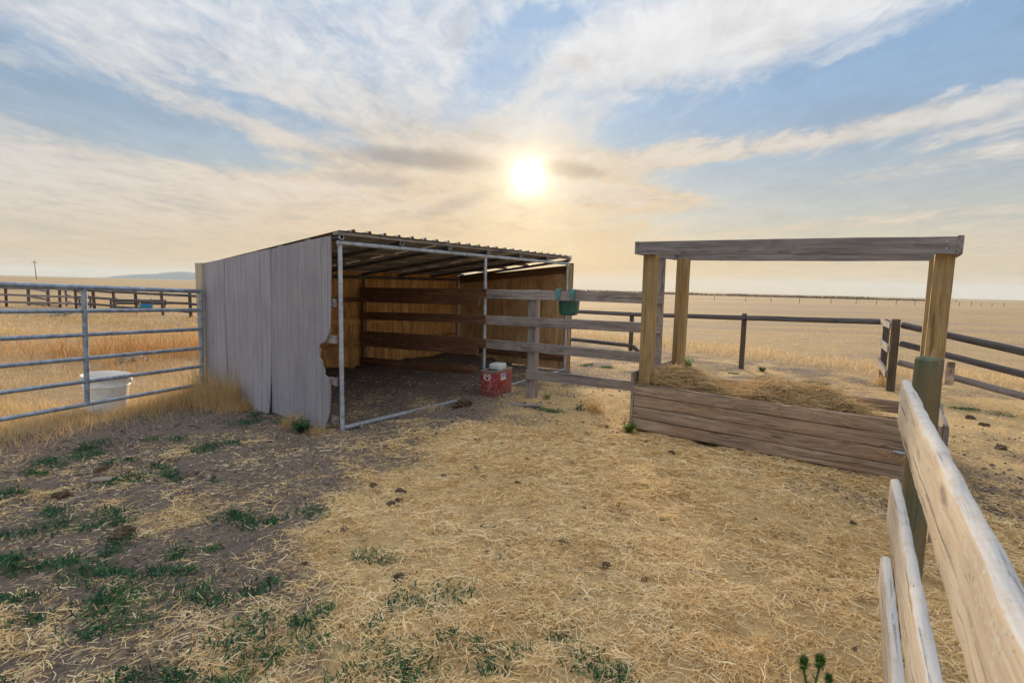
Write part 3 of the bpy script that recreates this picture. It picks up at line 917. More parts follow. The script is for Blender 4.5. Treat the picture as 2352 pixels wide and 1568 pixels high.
def build_mid_fence():
    t = thing('board_fence', 'grey board fence running from the shed to the hay feeder', 'fence', (.278, 7.756, gzf(.278, 7.756)))
    def P(a, z): return Vector((a.x, a.y, z))
    for k, (z0, z1, z2) in enumerate(((1.49, 1.497, 1.49), (1.105, 1.112, 1.12), (.75, .738, .735))):
        ex = Vector((-.52, 8.13)) if k == 0 else Vector((-.47, 8.10))
        d = (FE2 - ex)
        mid = ex + d * .47
        board('rail', P(ex, z0), P(FE2 + d.normalized() * .04, z2), .132, .036, M['grey_wood'], t, seg=14, bow=.006)
    dd = (FE2 - FE1).normalized()
    board('rail', P(FE1 - dd * .07, .355), P(FE2, .35), .132, .036, M['grey_wood'], t, seg=10)
    for c, h in ((Vector((.30, 7.80)), 1.57), (Vector((1.87, 6.92)), 2.02)):
        sq = .135 if h < 1.8 else .085
        board('post', P(c, -.25), P(c, h), sq, sq, M['grey_wood'], t, up=(dd.x, dd.y, 0), bow=.004, ch=.006)
    return t


build_mid_fence()


# ------------------------------------------------------------------ livestock waterer
def prim(name, V, F, mat, parent, mtx=None, bevel=.0, segs=2, smooth=True):
    bm = bmesh.new()
    vs = [bm.verts.new(v) for v in V]
    for f in F:
        bm.faces.new([vs[i] for i in f])
    bmesh.ops.recalc_face_normals(bm, faces=bm.faces)
    if bevel:
        bmesh.ops.bevel(bm, geom=list(bm.edges), offset=bevel, segments=segs, affect='EDGES', profile=.5)
    me = bpy.data.meshes.new(name)
    bm.to_mesh(me); bm.free()
    if smooth:
        me.polygons.foreach_set('use_smooth', [True] * len(me.polygons))
        me.set_sharp_from_angle(angle=math.radians(50))
    return link(name, me, mat, parent, mtx)


BOXF = [(0, 3, 2, 1), (4, 5, 6, 7), (0, 1, 5, 4), (1, 2, 6, 5), (2, 3, 7, 6), (3, 0, 4, 7)]


def boxv(x0, x1, y0, y1, z0, z1, tx=0.0, ty=0.0):
    return [(x0 + tx, y0 + ty, z0), (x1 - tx, y0 + ty, z0), (x1 - tx, y1 - ty, z0), (x0 + tx, y1 - ty, z0), (x0, y0, z1), (x1, y0, z1), (x1, y1, z1), (x0, y1, z1)]


def build_waterer():
    # local X along the short face, Y along the long side
    p1 = Vector((-.452, 7.926)); p2 = Vector((-.212, 7.760))
    x = (p2 - p1).normalized(); x = Vector((.907, -.42)).normalized(); y = Vector((-x.y, x.x))
    mtx = Matrix(((x.x, y.x, 0, p1.x), (x.y, y.y, 0, p1.y), (0, 0, 1, -.02), (0, 0, 0, 1)))
    t = thing('livestock_waterer', 'scratched red metal stock waterer with a white float cover beside the shed post', 'waterer', (p1.x, p1.y, 0))
    Wd, Ln, Ht = .265, .52, .392
    prim('body', boxv(0, Wd, 0, Ln, 0, Ht - .02), BOXF, M['red'], t, mtx, .008)
    # top tray: rim with a dark sunken trough
    for nm, v in (('rim', boxv(-.006, Wd + .006, -.006, .035, Ht - .022, Ht)), ('rim', boxv(-.006, Wd + .006, Ln - .035, Ln + .006, Ht - .022, Ht)),
                  ('rim', boxv(-.006, .035, .036, Ln - .036, Ht - .022, Ht)), ('rim', boxv(Wd - .035, Wd + .006, .036, Ln - .036, Ht - .022, Ht))):
        prim(nm, v, BOXF, M['dark_metal'] if nm == 'x' else M['chip'], t, mtx, .004)
    prim('trough', boxv(.035, Wd - .035, .035, Ln - .035, Ht - .018, Ht - .012), BOXF, M['dark_metal'], t, mtx)
    cv = prim('float_cover', boxv(.055, Wd - .02, .14, .38, Ht - .012, Ht + .085, .0, .0), BOXF, M['white_lid'], t, mtx, .028, 4)
    # seam near the foot
    prim('seam', boxv(-.003, Wd - .03, -.004, .0, .088, .094), BOXF, M['chip'], t, mtx)
    # round white emblem on the short face
    def disc(name, cx, cz, r, off, mat, n=28, sy=1.0, poly=None, par=None):
        pts = poly or [(cx + r * math.cos(2 * math.pi * i / n), cz + sy * r * math.sin(2 * math.pi * i / n)) for i in range(n)]
        n = len(pts)
        V = [(a, -off, b_) for a, b_ in pts] + [(a, 0, b_) for a, b_ in pts]
        F = [tuple(range(n))] + [(i, i + n, (i + 1) % n + n, (i + 1) % n) for i in range(n)]
        return prim(name, V, F, mat, par or t, mtx, smooth=False)
    wht = plain('white_decal', (.70, .70, .69), .5, 0, .06, 30)
    redd = plain('red_decal', (.38, .012, .03), .5, 0, .1, 30)
    grd = plain('grey_decal', (.36, .36, .37), .5, 0, .2, 60)
    cx, cz = .108, .300
    em = disc('emblem', cx, cz, .060, .0015, wht)
    disc('emblem_mark', cx, cz, .06, .0025, redd, par=em, poly=[(cx - .030, cz + .052), (cx + .030, cz + .052), (cx + .022, cz + .030), (cx - .022, cz + .030)])
    disc('emblem_mark', cx, cz, .06, .0025, grd, par=em, poly=[(cx - .050, cz + .022), (cx + .050, cz + .022), (cx + .050, cz + .004), (cx - .050, cz + .004)])
    disc('emblem_mark', cx, cz, .06, .0030, redd, par=em, poly=[(cx - .020, cz - .002), (cx + .020, cz - .002), (cx + .026, cz - .022), (cx + .016, cz - .040), (cx, cz - .050), (cx - .016, cz - .040), (cx - .026, cz - .022)])
    for sx in (-1, 1):
        a = cx + sx * .041
        disc('emblem_mark', cx, cz, .06, .0025, redd, par=em, poly=[(a - .014, cz - .014), (a + .014, cz - .014), (a + .012, cz - .019), (a - .013, cz - .019)])
    # picture sticker on the long side
    st_m, b_, p_, o_ = new_mat('blue_landscape_sticker')
    co_ = b_.sep(b_.new('ShaderNodeTexCoord').outputs['Object'])
    nn = b_.noise(b_.new('ShaderNodeTexCoord').outputs['Object'], 40, 3)
    c_ = b_.mix(b_.ss(b_.m('ADD', co_[2], b_.m('MULTIPLY', nn, .02)), .315, .325), (.30, .38, .40), (.05, .13, .34))
    c_ = b_.mix(b_.ss(nn, .55, .62), c_, (.42, .48, .55))
    b_.put(p_.inputs['Base Color'], c_)
    def side(name, y0, y1, z0, z1, off, mat, par=None):
        return prim(name, boxv(Wd, Wd + off, y0, y1, z0, z1), BOXF, mat, par or t, mtx, smooth=False)
    stk = side('sticker', .135, .305, .240, .340, .0015, wht)
    side('sticker_picture', .148, .292, .272, .330, .0025, st_m, stk)
    dm = plain('worn_bare_red', (.40, .015, .015), .4, 0, .25, 30)
    return t


build_waterer()


# ------------------------------------------------------------------ green hook-over bucket on the top rail
def build_bucket():
    ex = Vector((-.52, 8.13)); d = (FE2 - ex).normalized()
    c = FE1 + (FE2 - FE1).normalized() * .50
    # foot of the perpendicular on the rail line
    c = ex + d * (c - ex).dot(d)
    nrm = Vector((d.y, -d.x))
    if nrm.dot(Vector((0, -1))) < 0: nrm = -nrm                # towards the camera side
    back = -nrm
    mtx = Matrix(((d.x, back.x, 0, c.x), (d.y, back.y, 0, c.y), (0, 0, 1, 0), (0, 0, 0, 1)))
    t = thing('feed_bucket', 'dark green plastic hook-over feed bucket hanging on the top fence rail', 'bucket', (c.x, c.y, 1.25))
    V = []; F = []
    secs = [(1.225, .60, .62), (1.232, .80, .80), (1.262, .90, .90), (1.34, .95, .95), (1.44, 1.0, 1.0), (1.478, 1.03, 1.03), (1.482, 1.07, 1.07), (1.470, 1.075, 1.075)]
    inner = [(1.478, .99, .98), (1.30, .89, .88), (1.255, .82, .8)]
    n = 28
    def ring(z_, sx, sy):
        out_ = []
        for i in range(n):
            a = 2 * math.pi * i / n
            ca, sa = math.cos(a), math.sin(a)
            e = 3.6
            r = (abs(ca) ** e + abs(sa) ** e) ** (-1 / e)
            lean = (z_ - 1.44) * .20
            out_.append((.142 * sx * r * ca + .0, .145 + .108 * sy * r * sa + lean * .25, z_))
        return out_
    order = secs[::1][:6] + secs[7:8] + secs[6:7] + inner
    for s_ in order:
        V += ring(*s_)
    for k in range(len(order) - 1):
        for i in range(n):
            j = (i + 1) % n
            F.append((k * n + i, k * n + j, (k + 1) * n + j, (k + 1) * n + i))
    F.append(tuple(range(n))[::-1]); L0 = (len(order) - 1) * n
    F.append(tuple(L0 + i for i in range(n)))
    prim('tub', V, F, M['green_plastic'], t, mtx)
    for x0 in (-.135, .075):
        # ribbed hook: up behind the rail, over it and down its face
        prof = [(.030, 1.47), (.030, 1.570), (.022, 1.588), (-.022, 1.588), (-.034, 1.570), (-.036, 1.452), (-.027, 1.450), (-.0225, 1.563), (-.0225, 1.5665), (.021, 1.5665), (.021, 1.47)]
        V = []; nn = len(prof)
        xs = [0, .010, .014, .026, .030, .042, .046, .058, .062, .074]
        for i, xo in enumerate(xs):
            g_ = .0 if i % 4 in (1, 2) else .004
            for (y_, z_) in prof:
                kk = (1 if y_ < -.03 else 0) * g_
                tap = (xo - .037) * (.22 if z_ < 1.50 else 0.0)
                V.append((x0 + xo - tap, y_ + kk, z_))
        F = []
        for i in range(len(xs) - 1):
            for j in range(nn):
                k = (j + 1) % nn
                F.append((i * nn + j, i * nn + k, (i + 1) * nn + k, (i + 1) * nn + j))
        F.append(tuple(range(nn))); F.append(tuple((len(xs) - 1) * nn + i for i in range(nn))[::-1])
        prim('hook', V, F, M['hook_plastic'], t, mtx)
    tube('handle_wire', mtx @ Vector((-.13, .034, 1.567)), mtx @ Vector((.20, .034, 1.567)), .004, M['dark_metal'], t, 8)
    return t


build_bucket()

# ------------------------------------------------------------------ hay feeder
FO = Vector((1.446, 6.214)); FU = Vector((.8146, -.58)); FN = Vector((.58, .8146))


def fp(u, n, z):
    p_ = FO + FU * u + FN * n
    return Vector((p_.x, p_.y, z - .014 - .010 * u))


def build_feeder():
    t = thing('hay_feeder', 'long wooden hay feeder box with yellow-brown corner posts and grey overhead beams', 'feeder', fp(0, 0, 0))
    sd = 0
    for k in range(4):
        z_ = .085 + .1335 * k
        board('plank', fp(.0, -.022 - .003 * (k % 2), z_), fp(2.80, -.022 + .002 * k, z_ - .01), .124 + .003 * (k % 2), .040, M['brown_wood'], t, bow=.003, seg=12, ch=.005)
    for k in range(5):
        z_ = .085 + .1335 * k
        board('plank', fp(-.024, -.045, z_), fp(-.024, 1.29, z_), .130, .038, M['grey_wood'] if k > 2 else M['brown_wood'], t, bow=.003)
        if k < 4:
            board('plank', fp(2.825, -.045, z_), fp(2.825, 1.29, z_), .130, .038, M['grey_wood'], t, bow=.003)
    for z_ in (.10, .27, .445):
        board('plank', fp(.0, 1.262, z_), fp(2.80, 1.262, z_ - .01), .134 if z_ > .4 else .12, .038, M['brown_wood'], t, bow=.004, seg=10)
    for (u_, n_) in ((.09, .075), (2.70, .075), (.098, 1.165), (2.70, 1.165)):
        board('post', fp(u_, n_, .0), fp(u_, n_, 2.02 if n_ < 1 else 2.03), .137, .137, M['treated'], t, up=(FU.x, FU.y, 0), ch=.007, bow=.004)
    fb_ = board('beam', fp(-.015, -.030, 2.085), fp(2.765, -.030, 2.075), .145, .060, M['beam_wood'], t, seg=12, bow=.006)
    board('beam', fp(-.010, 1.270, 2.085), fp(2.765, 1.270, 2.08), .145, .040, M['beam_wood'], t, seg=12)
    board('side_beam', fp(-.040, -.06, 2.085), fp(-.040, 1.292, 2.085), .140, .042, M['beam_wood'], t)
    board('side_beam', fp(2.788, -.06, 2.08), fp(2.788, 1.292, 2.08), .155, .042, M['beam_wood'], t)
    board('skid', fp(.55, .5, -.01), fp(2.5, -.01, -.035), .05, .09, M['brown_wood'], t)
    board('skid', fp(1.28, .9, .0), fp(1.28, -.05, .0), .06, .09, M['brown_wood'], t)
    bo = tube('bolt', fp(2.47, -.042, .262), fp(2.60, -.044, .255), .012, M['galv'], t, 8, r1=.020)
    for k in range(2):
        tube('bolt', fp(2.70, -.060, 2.05 + k * .055), fp(2.70, -.066, 2.05 + k * .055), .010, M['galv'], fb_, 8)
    return t


build_feeder()


# ------------------------------------------------------------------ foreground board fence at the camera's elbow
RD = Vector((-.535, -.845)).normalized(); RN = Vector((-.845, .535)).normalized()


def chewed_rail(name, p0, p1, h, t_, mat, parent, seed, seg=60):
    """A rail with a rounded, gnawed top edge and ragged underside."""
    rr = np.random.default_rng(seed)
    p0 = Vector(p0); p1 = Vector(p1); L = (p1 - p0).length
    cs = [(-.42, -.5), (.42, -.5), (.5, -.47), (.5, -.2), (.5, .15), (.5, .40), (.40, .475), (.15, .5), (-.15, .5), (-.40, .475), (-.5, .40), (-.5, .15), (-.5, -.2), (-.5, -.47)]
    n = len(cs)
    xs = np.linspace(0, 1, seg + 1)
    V = []; F = []
    tops = (fbm(xs * 22 + seed, xs * 0, seed) - .5) * .024 + (fbm(xs * 80, xs * 0 + 3, seed + 1) - .5) * .008
    bots = (fbm(xs * 16 + seed, xs * 0, seed + 2) - .5) * .026 - np.clip(fbm(xs * 7, xs * 0, seed + 4) - .62, 0, 1) * -.10
    side = (fbm(xs * 14, xs * 0, seed + 3) - .5) * .014
    for i, s in enumerate(xs):
        for (a, c) in cs:
            y = a * t_ + side[i] * (1 if a < 0 else .4); z_ = c * h
            if c > .3: z_ += tops[i] * (1.0 if abs(a) < .3 else .8)
            if c < -.4: z_ += bots[i]
            V.append((s * L, y + rr.uniform(-.0012, .0012), z_ + rr.uniform(-.0012, .0012)))
    for i in range(seg):
        for j in range(n):
            k = (j + 1) % n
            F.append((i * n + j, (i + 1) * n + j, (i + 1) * n + k, i * n + k))
    F.append(tuple(range(n))); F.append(tuple(seg * n + n - 1 - j for j in range(n)))
    me = mesh_from(name, V, F, smooth=True)
    me.set_sharp_from_angle(angle=math.radians(45))
    return link(name, me, mat, parent, frame_x(p0, p1))


def build_near_fence():
    t = thing('board_fence', 'bleached board fence with chewed edges and a green post, closest to the camera', 'fence', (1.937, 2.5, gzf(1.937, 2.5)))
    c = Vector((1.937, 2.50))
    tube('post', (c.x, c.y, -.3), (c.x, c.y, 1.35), .057, M['green_post'], t, 22, seg=14, wob=.05, r1=.054, dome=True, seed=5)
    c2 = Vector((1.937, 2.5)) + RD * 3.7
    tube('post', (c2.x, c2.y, -.3), (c2.x, c2.y, 1.33), .066, M['green_post'], t, 18, seg=6, wob=.04, dome=True, seed=6)
    e = Vector((1.791, 2.398)) + RN * .024
    for k, (zt, hh, ad) in enumerate(((1.257, .190, .0), (.790, .185, -.02), (.405, .165, -.03))):
        s = e + RD * ad + RN * (.0 if k < 2 else .006)
        q_ = s + RD * 3.75
        chewed_rail('rail', (s.x, s.y, zt - hh / 2), (q_.x, q_.y, zt - hh / 2 - .01), hh, .040, M['pale_wood'], t, 40 + k)
    # rails on towards the feeder's end post
    tube('post', (2.345, 3.03, -.3), (2.345, 3.03, 1.22), .04, M['old_post'], t, 12, seg=4, wob=.05, dome=True, seed=36)
    a = Vector((2.43, 2.98)); b_ = Vector((3.56, 4.58))
    for z0, z1 in ((1.20, .97), (.66, .60), (.28, .27)):
        board('rail', (a.x, a.y, z0), (b_.x, b_.y, z1), .13, .038, M['brown_wood'], t)
    return t


build_near_fence()


# ------------------------------------------------------------------ pole fences round the back of the yard
def build_back_fence():
    t = thing('pole_fence', 'dark pole fence across the back of the yard behind the feeder', 'fence', (4.865, 11.372, gzf(4.865, 11.372)))
    pts = [Vector((x_, y_)) for x_, y_ in FENCE_BACK]
    zt = [.85, .93, 1.03, 1.07]
    for i in range(3):
        a, b_ = pts[i], pts[i + 1]
        d = (b_ - a).normalized()
        tube('rail', (a.x, a.y - .07, zt[i]), (b_.x, b_.y - .07, zt[i + 1]), .052, M['dark_rail'], t, 10, seg=8, wob=.08, seed=20 + i)
    tube('rail', (pts[0].x, pts[0].y - .07, .03), (pts[1].x - .0, pts[1].y - .07, .13), .050, M['dark_rail'], t, 10, seg=8, wob=.08, seed=29)
    for (x_, y_), h, r_ in (((3.055, 13.893), .95, .058), ((4.865, 11.40), 1.12, .055), ((.6, 17.3), .95, .055)):
        tube('post', (x_, y_, gzf(x_, y_) - .2), (x_, y_, h), r_, M['old_post'], t, 12, seg=5, wob=.05, dome=True, seed=31)
    board('brace', (3.08, 13.8, .12), (3.42, 13.62, -.22), .10, .05, M['dark_rail'], t)
    return t


def build_right_fence():
    t = thing('pole_fence', 'dark three-rail pole fence sloping off beyond the corner post with short boards', 'fence', (6.477, 9.156, gzf(6.477, 9.156)))
    cp = Vector((6.465, 9.156))
    tube('post', (cp.x + .01, cp.y, -.3), (cp.x, cp.y, 1.18), .064, M['old_post'], t, 14, seg=6, wob=.04, dome=True, seed=33)
    rp = Vector((7.05, 10.22))
    tube('post', (rp.x, rp.y, -.3), (rp.x, rp.y, 1.10), .058, M['old_post'], t, 12, seg=5, wob=.05, dome=True, seed=34)
    for z0, z1 in ((1.065, 1.08), (.675, .70), (.245, .34)):
        board('short_board', (6.335, 9.08, z0), (6.90, 10.16, z1), .12 if z0 < 1 else .10, .045, M['grey_wood'], t, ch=.006)
    board('hanging_board', (6.905, 10.06, 1.03), (6.925, 10.06, .30), .05, .03, M['dark_rail'], t, up=(1, 0, 0))
    far = Vector((7.62, 6.50))
    a = Vector((6.56, 9.12))
    for z0, z1, r_ in ((1.08, .66, .054), (.765, .35, .050), (.445, .065, .052)):
        tube('rail', (a.x, a.y, z0), (far.x, far.y, z1), r_, M['dark_rail'] if z0 > .5 else M['grey_wood'], t, 10, seg=10, wob=.07, seed=int(z0 * 50), r1=r_ * 1.02)
    tube('post', (far.x + .1, far.y, -.4), (far.x + .1, far.y, .78), .06, M['old_post'], t, 12, seg=4, wob=.05, dome=True, seed=35)
    return t


build_back_fence()
build_right_fence()


# ------------------------------------------------------------------ pipe gate
def build_gate():
    t = thing('pipe_gate', 'grey-blue six-rail pipe gate hung at the corner of the shed', 'gate', (-4.1, 7.1, gzf(-4.1, 7.1)))
    def P(s, z): return Vector((G0[0] + GDIR[0] * s, G0[1] + GDIR[1] * s, z))
    Lg = 3.6
    for k, (z0, z1) in enumerate(((1.469, 1.605), (1.227, 1.335), (.975, 1.07), (.725, .80), (.483, .535), (.246, .26))):
        tube('rail', P(-.02, z0), P(Lg, z1), .027 if k == 0 else .0225, M['gate'], t, 12, seg=3, sag=.0)
    hs = tube('stile', P(.0, .215), P(-.035, 1.495), .026, M['gate'], t, 12)
    tube('stile', P(1.385, .245), P(1.345, 1.53), .027, M['gate'], t, 12)
    tube('stile', P(Lg, .24), P(Lg, 1.62), .026, M['gate'], t, 12)
    tube('hinge', P(.0, 1.12) + Vector((-.02, 0, 0)), P(-.10, 1.12) + Vector((.03, 0.02, 0)), .010, M['galv'], hs, 8)
    return t


build_gate()


# ------------------------------------------------------------------ white tub behind the gate
def lathe(name, prof, mat, parent, mtx, n=40, wob=0.0, seed=0, sy=1.0):
    rr = random.Random(seed)
    ph = rr.uniform(0, 6)
    V = []; F = []
    for (r_, z_) in prof:
        for i in range(n):
            a = 2 * math.pi * i / n
            k = 1 + wob * math.sin(2 * a + ph) + wob * .5 * math.sin(3 * a + 1)
            V.append((r_ * k * math.cos(a), sy * r_ * k * math.sin(a), z_))
    for k in range(len(prof) - 1):
        for i in range(n):
            j = (i + 1) % n
            F.append((k * n + i, k * n + j, (k + 1) * n + j, (k + 1) * n + i))
    F.append(tuple(range(n))[::-1]); F.append(tuple((len(prof) - 1) * n + i for i in range(n)))
    me = mesh_from(name, V, F, smooth=True)
    me.set_sharp_from_angle(angle=math.radians(45))
    return link(name, me, mat, parent, mtx)


def build_tub():
    c = (-4.90, 6.45)
    z0 = gzf(*c)
    mt = Matrix.Translation((c[0], c[1], z0 - .03)) @ Matrix.Rotation(math.radians(3), 4, 'Y')
    t = thing('feed_tub', 'large chalky white plastic tub standing behind the pipe gate', 'tub', (c[0], c[1], z0))
    prof = [(.180, 0), (.196, .012), (.210, .11), (.217, .22), (.226, .345), (.231, .365), (.238, .369), (.238, .380), (.233, .386), (.238, .455), (.249, .468), (.252, .49), (.245, .496), (.234, .492), (.226, .455), (.210, .22), (.19, .03)]
    lathe('body', prof, M['white_plastic'], t, mt, 48, .012, 4)
    for a in (.35, 3.5):
        p_ = mt @ Vector((.243 * math.cos(a), .243 * math.sin(a), .425))
        q_ = mt @ Vector((.243 * math.cos(a + .30), .243 * math.sin(a + .30), .425))
        board('grip', p_, q_, .05, .035, M['white_plastic'], t, ch=.01, seg=3)
    return t


build_tub()


# ------------------------------------------------------------------ corral out beyond the gate
def gp(x, y, h=0.0):
    return Vector((x, y, gzf(x, y) + h))


def build_corral():
    posts = [(-27.6, 25.4), (-24.6, 26.4), (-22.5, 27.0), (-21.16, 26.35), (-19.75, 25.67), (-18.29, 24.97), (-16.74, 24.2), (-15.08, 23.42), (-13.41, 22.61), (-11.3, 21.6)]
    t = thing('rail_fence', 'weathered three-rail corral fence seen through the pipe gate', 'fence', gp(*posts[2]))
    for k, (x_, y_) in enumerate(posts):
        lean = random.uniform(-.05, .05)
        tube('post', gp(x_, y_, -.2), gp(x_ + lean, y_, random.uniform(1.05, 1.15)), .062, M['old_post'], t, 9, seg=3, wob=.06, seed=60 + k)
    for i in range(len(posts) - 1):
        a, b_ = posts[i], posts[i + 1]
        for h in (.93, .58, .27):
            ja, jb = random.uniform(-.03, .03), random.uniform(-.03, .03)
            tube('rail', gp(a[0] + .02, a[1] - .09, h + ja), gp(b_[0] + .02, b_[1] - .09, h + jb), .052, M['dark_rail'] if i > 2 else M['grey_wood'], t, 8, seg=4, wob=.08, seed=i * 7 + int(h * 10))
    # crooked loading panel
    t = thing('loading_panel', 'crooked wooden loading panel standing behind the corral fence', 'panel', gp(-25.2, 28.3))
    for (x_, y_, h) in ((-25.25, 28.35, 1.0), (-23.85, 27.9, .86)):
        board('post', gp(x_, y_, -.2), gp(x_ + .03, y_, h), .10, .10, M['dark_rail'], t, up=(1, 0, 0))
    for (z0, z1) in ((.92, .78), (.50, .36), (.12, .0)):
        board('rail', gp(-25.25, 28.25, z0), gp(-23.80 if z0 > .2 else -23.1, 27.8, z1), .11, .04, M['grey_wood'], t)
    # swung-open gate of slanting boards
    t = thing('wooden_gate', 'old wooden gate with slanting boards behind the corral fence', 'gate', gp(-22.4, 28.0))
    for (z0, z1) in ((1.0, .62), (.62, .25), (.28, .0)):
        board('rail', gp(-22.9, 27.9, z0), gp(-21.6, 27.7, z1), .10, .035, M['grey_wood'], t)
    for (x_, y_, h) in ((-22.39, 28.1, .55), (-21.55, 27.75, .62), (-22.95, 27.95, 1.05)):
        board('stile', gp(x_, y_, -.1), gp(x_, y_, h), .08, .05, M['dark_rail'], t, up=(1, 0, 0))
    # feed bunk with pale uprights
    t = thing('feed_bunk', 'dark wooden feed bunk with two pale uprights beyond the corral', 'feeder', gp(-19.6, 28.2))
    for (x_, y_, h, m_) in ((-20.4, 27.6, .45, 'dark_rail'), (-20.75, 28.4, .55, 'old_post'), (-19.55, 28.5, .52, 'pale_wood'), (-19.1, 28.75, .52, 'pale_wood'), (-18.55, 28.95, .45, 'dark_rail')):
        board('post', gp(x_, y_, -.1), gp(x_, y_, h), .09, .06, M[m_], t, up=(1, 0, 0))
    for z_ in (.40, .26):
        board('plank', gp(-20.5, 28.0, z_), gp(-18.5, 29.05, z_), .13, .04, M['dark_rail'], t)
    t = thing('water_tub', 'small bright blue tub on the grass by the feed bunk', 'tub', gp(-18.95, 28.1))
    lathe('body', [(.24, 0), (.26, .02), (.29, .20), (.30, .21), (.28, .21), (.25, .03)], M['blue_plastic'], t, Matrix.Translation(gp(-18.95, 28.1, .02)), 24)


build_corral()


def build_pole():
    x_, y_ = -218.3, 250.0
    z0 = gzf(x_, y_)
    t = thing('utility_pole', 'tall lone utility pole with crossarm on the far field', 'utility pole', (x_, y_, z0))
    tube('pole', (x_, y_, z0 - .5), (x_ - .4, y_, 7.9), .17, M['pole'], t, 10, seg=3, r1=.12)
    ca_ = board('crossarm', (x_ - 1.75, y_ - .1, 7.05), (x_ + 1.0, y_ - .1, 6.95), .14, .12, M['pole'], t)
    for k in (-1.6, -.9, .3, .85):
        tube('insulator', (x_ + k, y_ - .1, 7.1), (x_ + k, y_ - .1, 7.36), .06, M['pole'], ca_, 8)


build_pole()


def build_wire_fence():
    pts = [(26.5, 138.0), (37.2, 132.3), (46.3, 135.0), (49.9, 132.3), (51.8, 126.3), (55.2, 124.2), (60.2, 125.3), (65.3, 126.4), (71.1, 128.2), (77.4, 130.3), (84.2, 132.7), (92.0, 135.8), (100.5, 139.5), (110.5, 146.0), (123.2, 151.9), (133.5, 156.0), (145.8, 160.5), (158.0, 165.0)]
    # straighten into an even line
    pts = [(26.5 + i * 6.9 + random.uniform(-1.1, 1.1), 128.0 + max(0, i - 6) ** 1.35 * 1.35) for i in range(19)]
    t = thing('wire_fence', 'long wire fence with thin dark posts across the far pasture', 'fence', gp(*pts[8]))
    for k, (x_, y_) in enumerate(pts):
        tube('post', gp(x_, y_, -.2), gp(x_ + random.uniform(-.05, .05), y_, 1.18 + random.uniform(-.16, .12)), .058, M['pole'], t, 7)
    for i in range(len(pts) - 1):
        for h in (.35, .7, 1.05):
            tube('wire', gp(pts[i][0], pts[i][1] - .08, h), gp(pts[i + 1][0], pts[i + 1][1] - .08, h), .006, M['wire'], t, 4, sag=.01)


build_wire_fence()


# ------------------------------------------------------------------ strands: straw, hay, grass, weeds
def ribbons(P, D, L, W, B, S, taper=(1, .85, .12), K=3):
    """N flat strands. P base, D unit direction, L length, W width, B bend at the tip, S side direction."""
    N = len(P)
    ts = np.linspace(0, 1, K)
    tp = np.interp(ts, np.linspace(0, 1, len(taper)), taper)
    V = np.empty((N, K, 2, 3), np.float32)
    for i, (t_, k) in enumerate(zip(ts, tp)):
        c = P + D * (L * t_)[:, None] + B * (t_ * t_)
        V[:, i, 0] = c - S * (W * k * .5)[:, None]
        V[:, i, 1] = c + S * (W * k * .5)[:, None]
    idx = np.arange(N * K * 2).reshape(N, K, 2)
    Q = np.stack([idx[:, :-1, 0], idx[:, :-1, 1], idx[:, 1:, 1], idx[:, 1:, 0]], -1).reshape(-1, 4)
    return V.reshape(-1, 3), Q


def strand_obj(name, parts, mat, K=3, parent=None):
    """Join several ribbon sets with tints into one mesh. parts: list of (V, Q, tint(N,), K)."""
    Vs, Qs, Ts = [], [], []
    o = 0
    for V, Q, tn, k in parts:
        Vs.append(V); Qs.append(Q + o); o += len(V)
        tone = RNG.random(len(tn))
        c = np.stack([tn, tone, tn * 0, np.ones_like(tn)], -1)
        Ts.append(np.repeat(c, k * 2, axis=0))
    me = np_mesh(name, np.concatenate(Vs), np.concatenate(Qs), smooth=False)
    vattr(me, 'tint', np.concatenate(Ts))
    return link(name, me, mat, parent)


def unit(v):
    return v / np.maximum(np.linalg.norm(v, axis=1, keepdims=True), 1e-6)


def lying(x, y, z, ln, wd, lift=.25, curl=.35, K=3):
    """Strands lying about on a surface."""
    N = len(x)
    a = RNG.uniform(0, 2 * np.pi, N)
    el_ = np.clip(np.abs(RNG.normal(0, lift, N)), 0, 1.0)
    D = np.stack([np.cos(a) * np.cos(el_), np.sin(a) * np.cos(el_), np.sin(el_)], -1)
    side = np.stack([-np.sin(a), np.cos(a), np.zeros(N)], -1)
    up = np.cross(D, side); up *= np.sign(up[:, 2:3] + 1e-9)
    rl = RNG.uniform(-.9, .9, N)[:, None]
    S = side * np.cos(rl) + up * np.sin(rl)
    Bn = side * (RNG.normal(0, curl, N) * ln)[:, None]
    Bn[:, 2] -= np.sin(el_) * ln * RNG.uniform(.3, 1.0, N)
    P = np.stack([x, y, z], -1) - D * (ln * .3)[:, None] * np.array([1, 1, 0])
    return ribbons(P, D, ln, wd, Bn, S, taper=(.9, 1, .6), K=K)


def upright(x, y, z, ln, wd, splay=.25, droop=.35, wind=(0.0, 0.0)):
    N = len(x)
    a = RNG.uniform(0, 2 * np.pi, N)
    sp = np.abs(RNG.normal(0, splay, N))
    D = unit(np.stack([np.cos(a) * sp + wind[0], np.sin(a) * sp + wind[1], np.ones(N)], -1))
    Bn = np.stack([np.cos(a), np.sin(a), -.45 * np.ones(N)], -1) * (ln * np.abs(RNG.normal(0, droop, N)))[:, None]
    b_ = RNG.uniform(0, 2 * np.pi, N)
    S = np.stack([np.cos(b_), np.sin(b_), np.zeros(N)], -1)
    return ribbons(np.stack([x, y, z], -1), D, ln, wd, Bn, S)


def sector(N, r0, r1, a0, a1, power=2.0):
    """Random points in a sector; power 2 = even by area, 0 = even in log r."""
    u_ = RNG.random(N)
    if power == 0:
        r = r0 * (r1 / r0) ** u_
    else:
        r = (r0 ** power + u_ * (r1 ** power - r0 ** power)) ** (1 / power)
    a = np.radians(RNG.uniform(a0, a1, N))
    return r * np.sin(a), r * np.cos(a), r


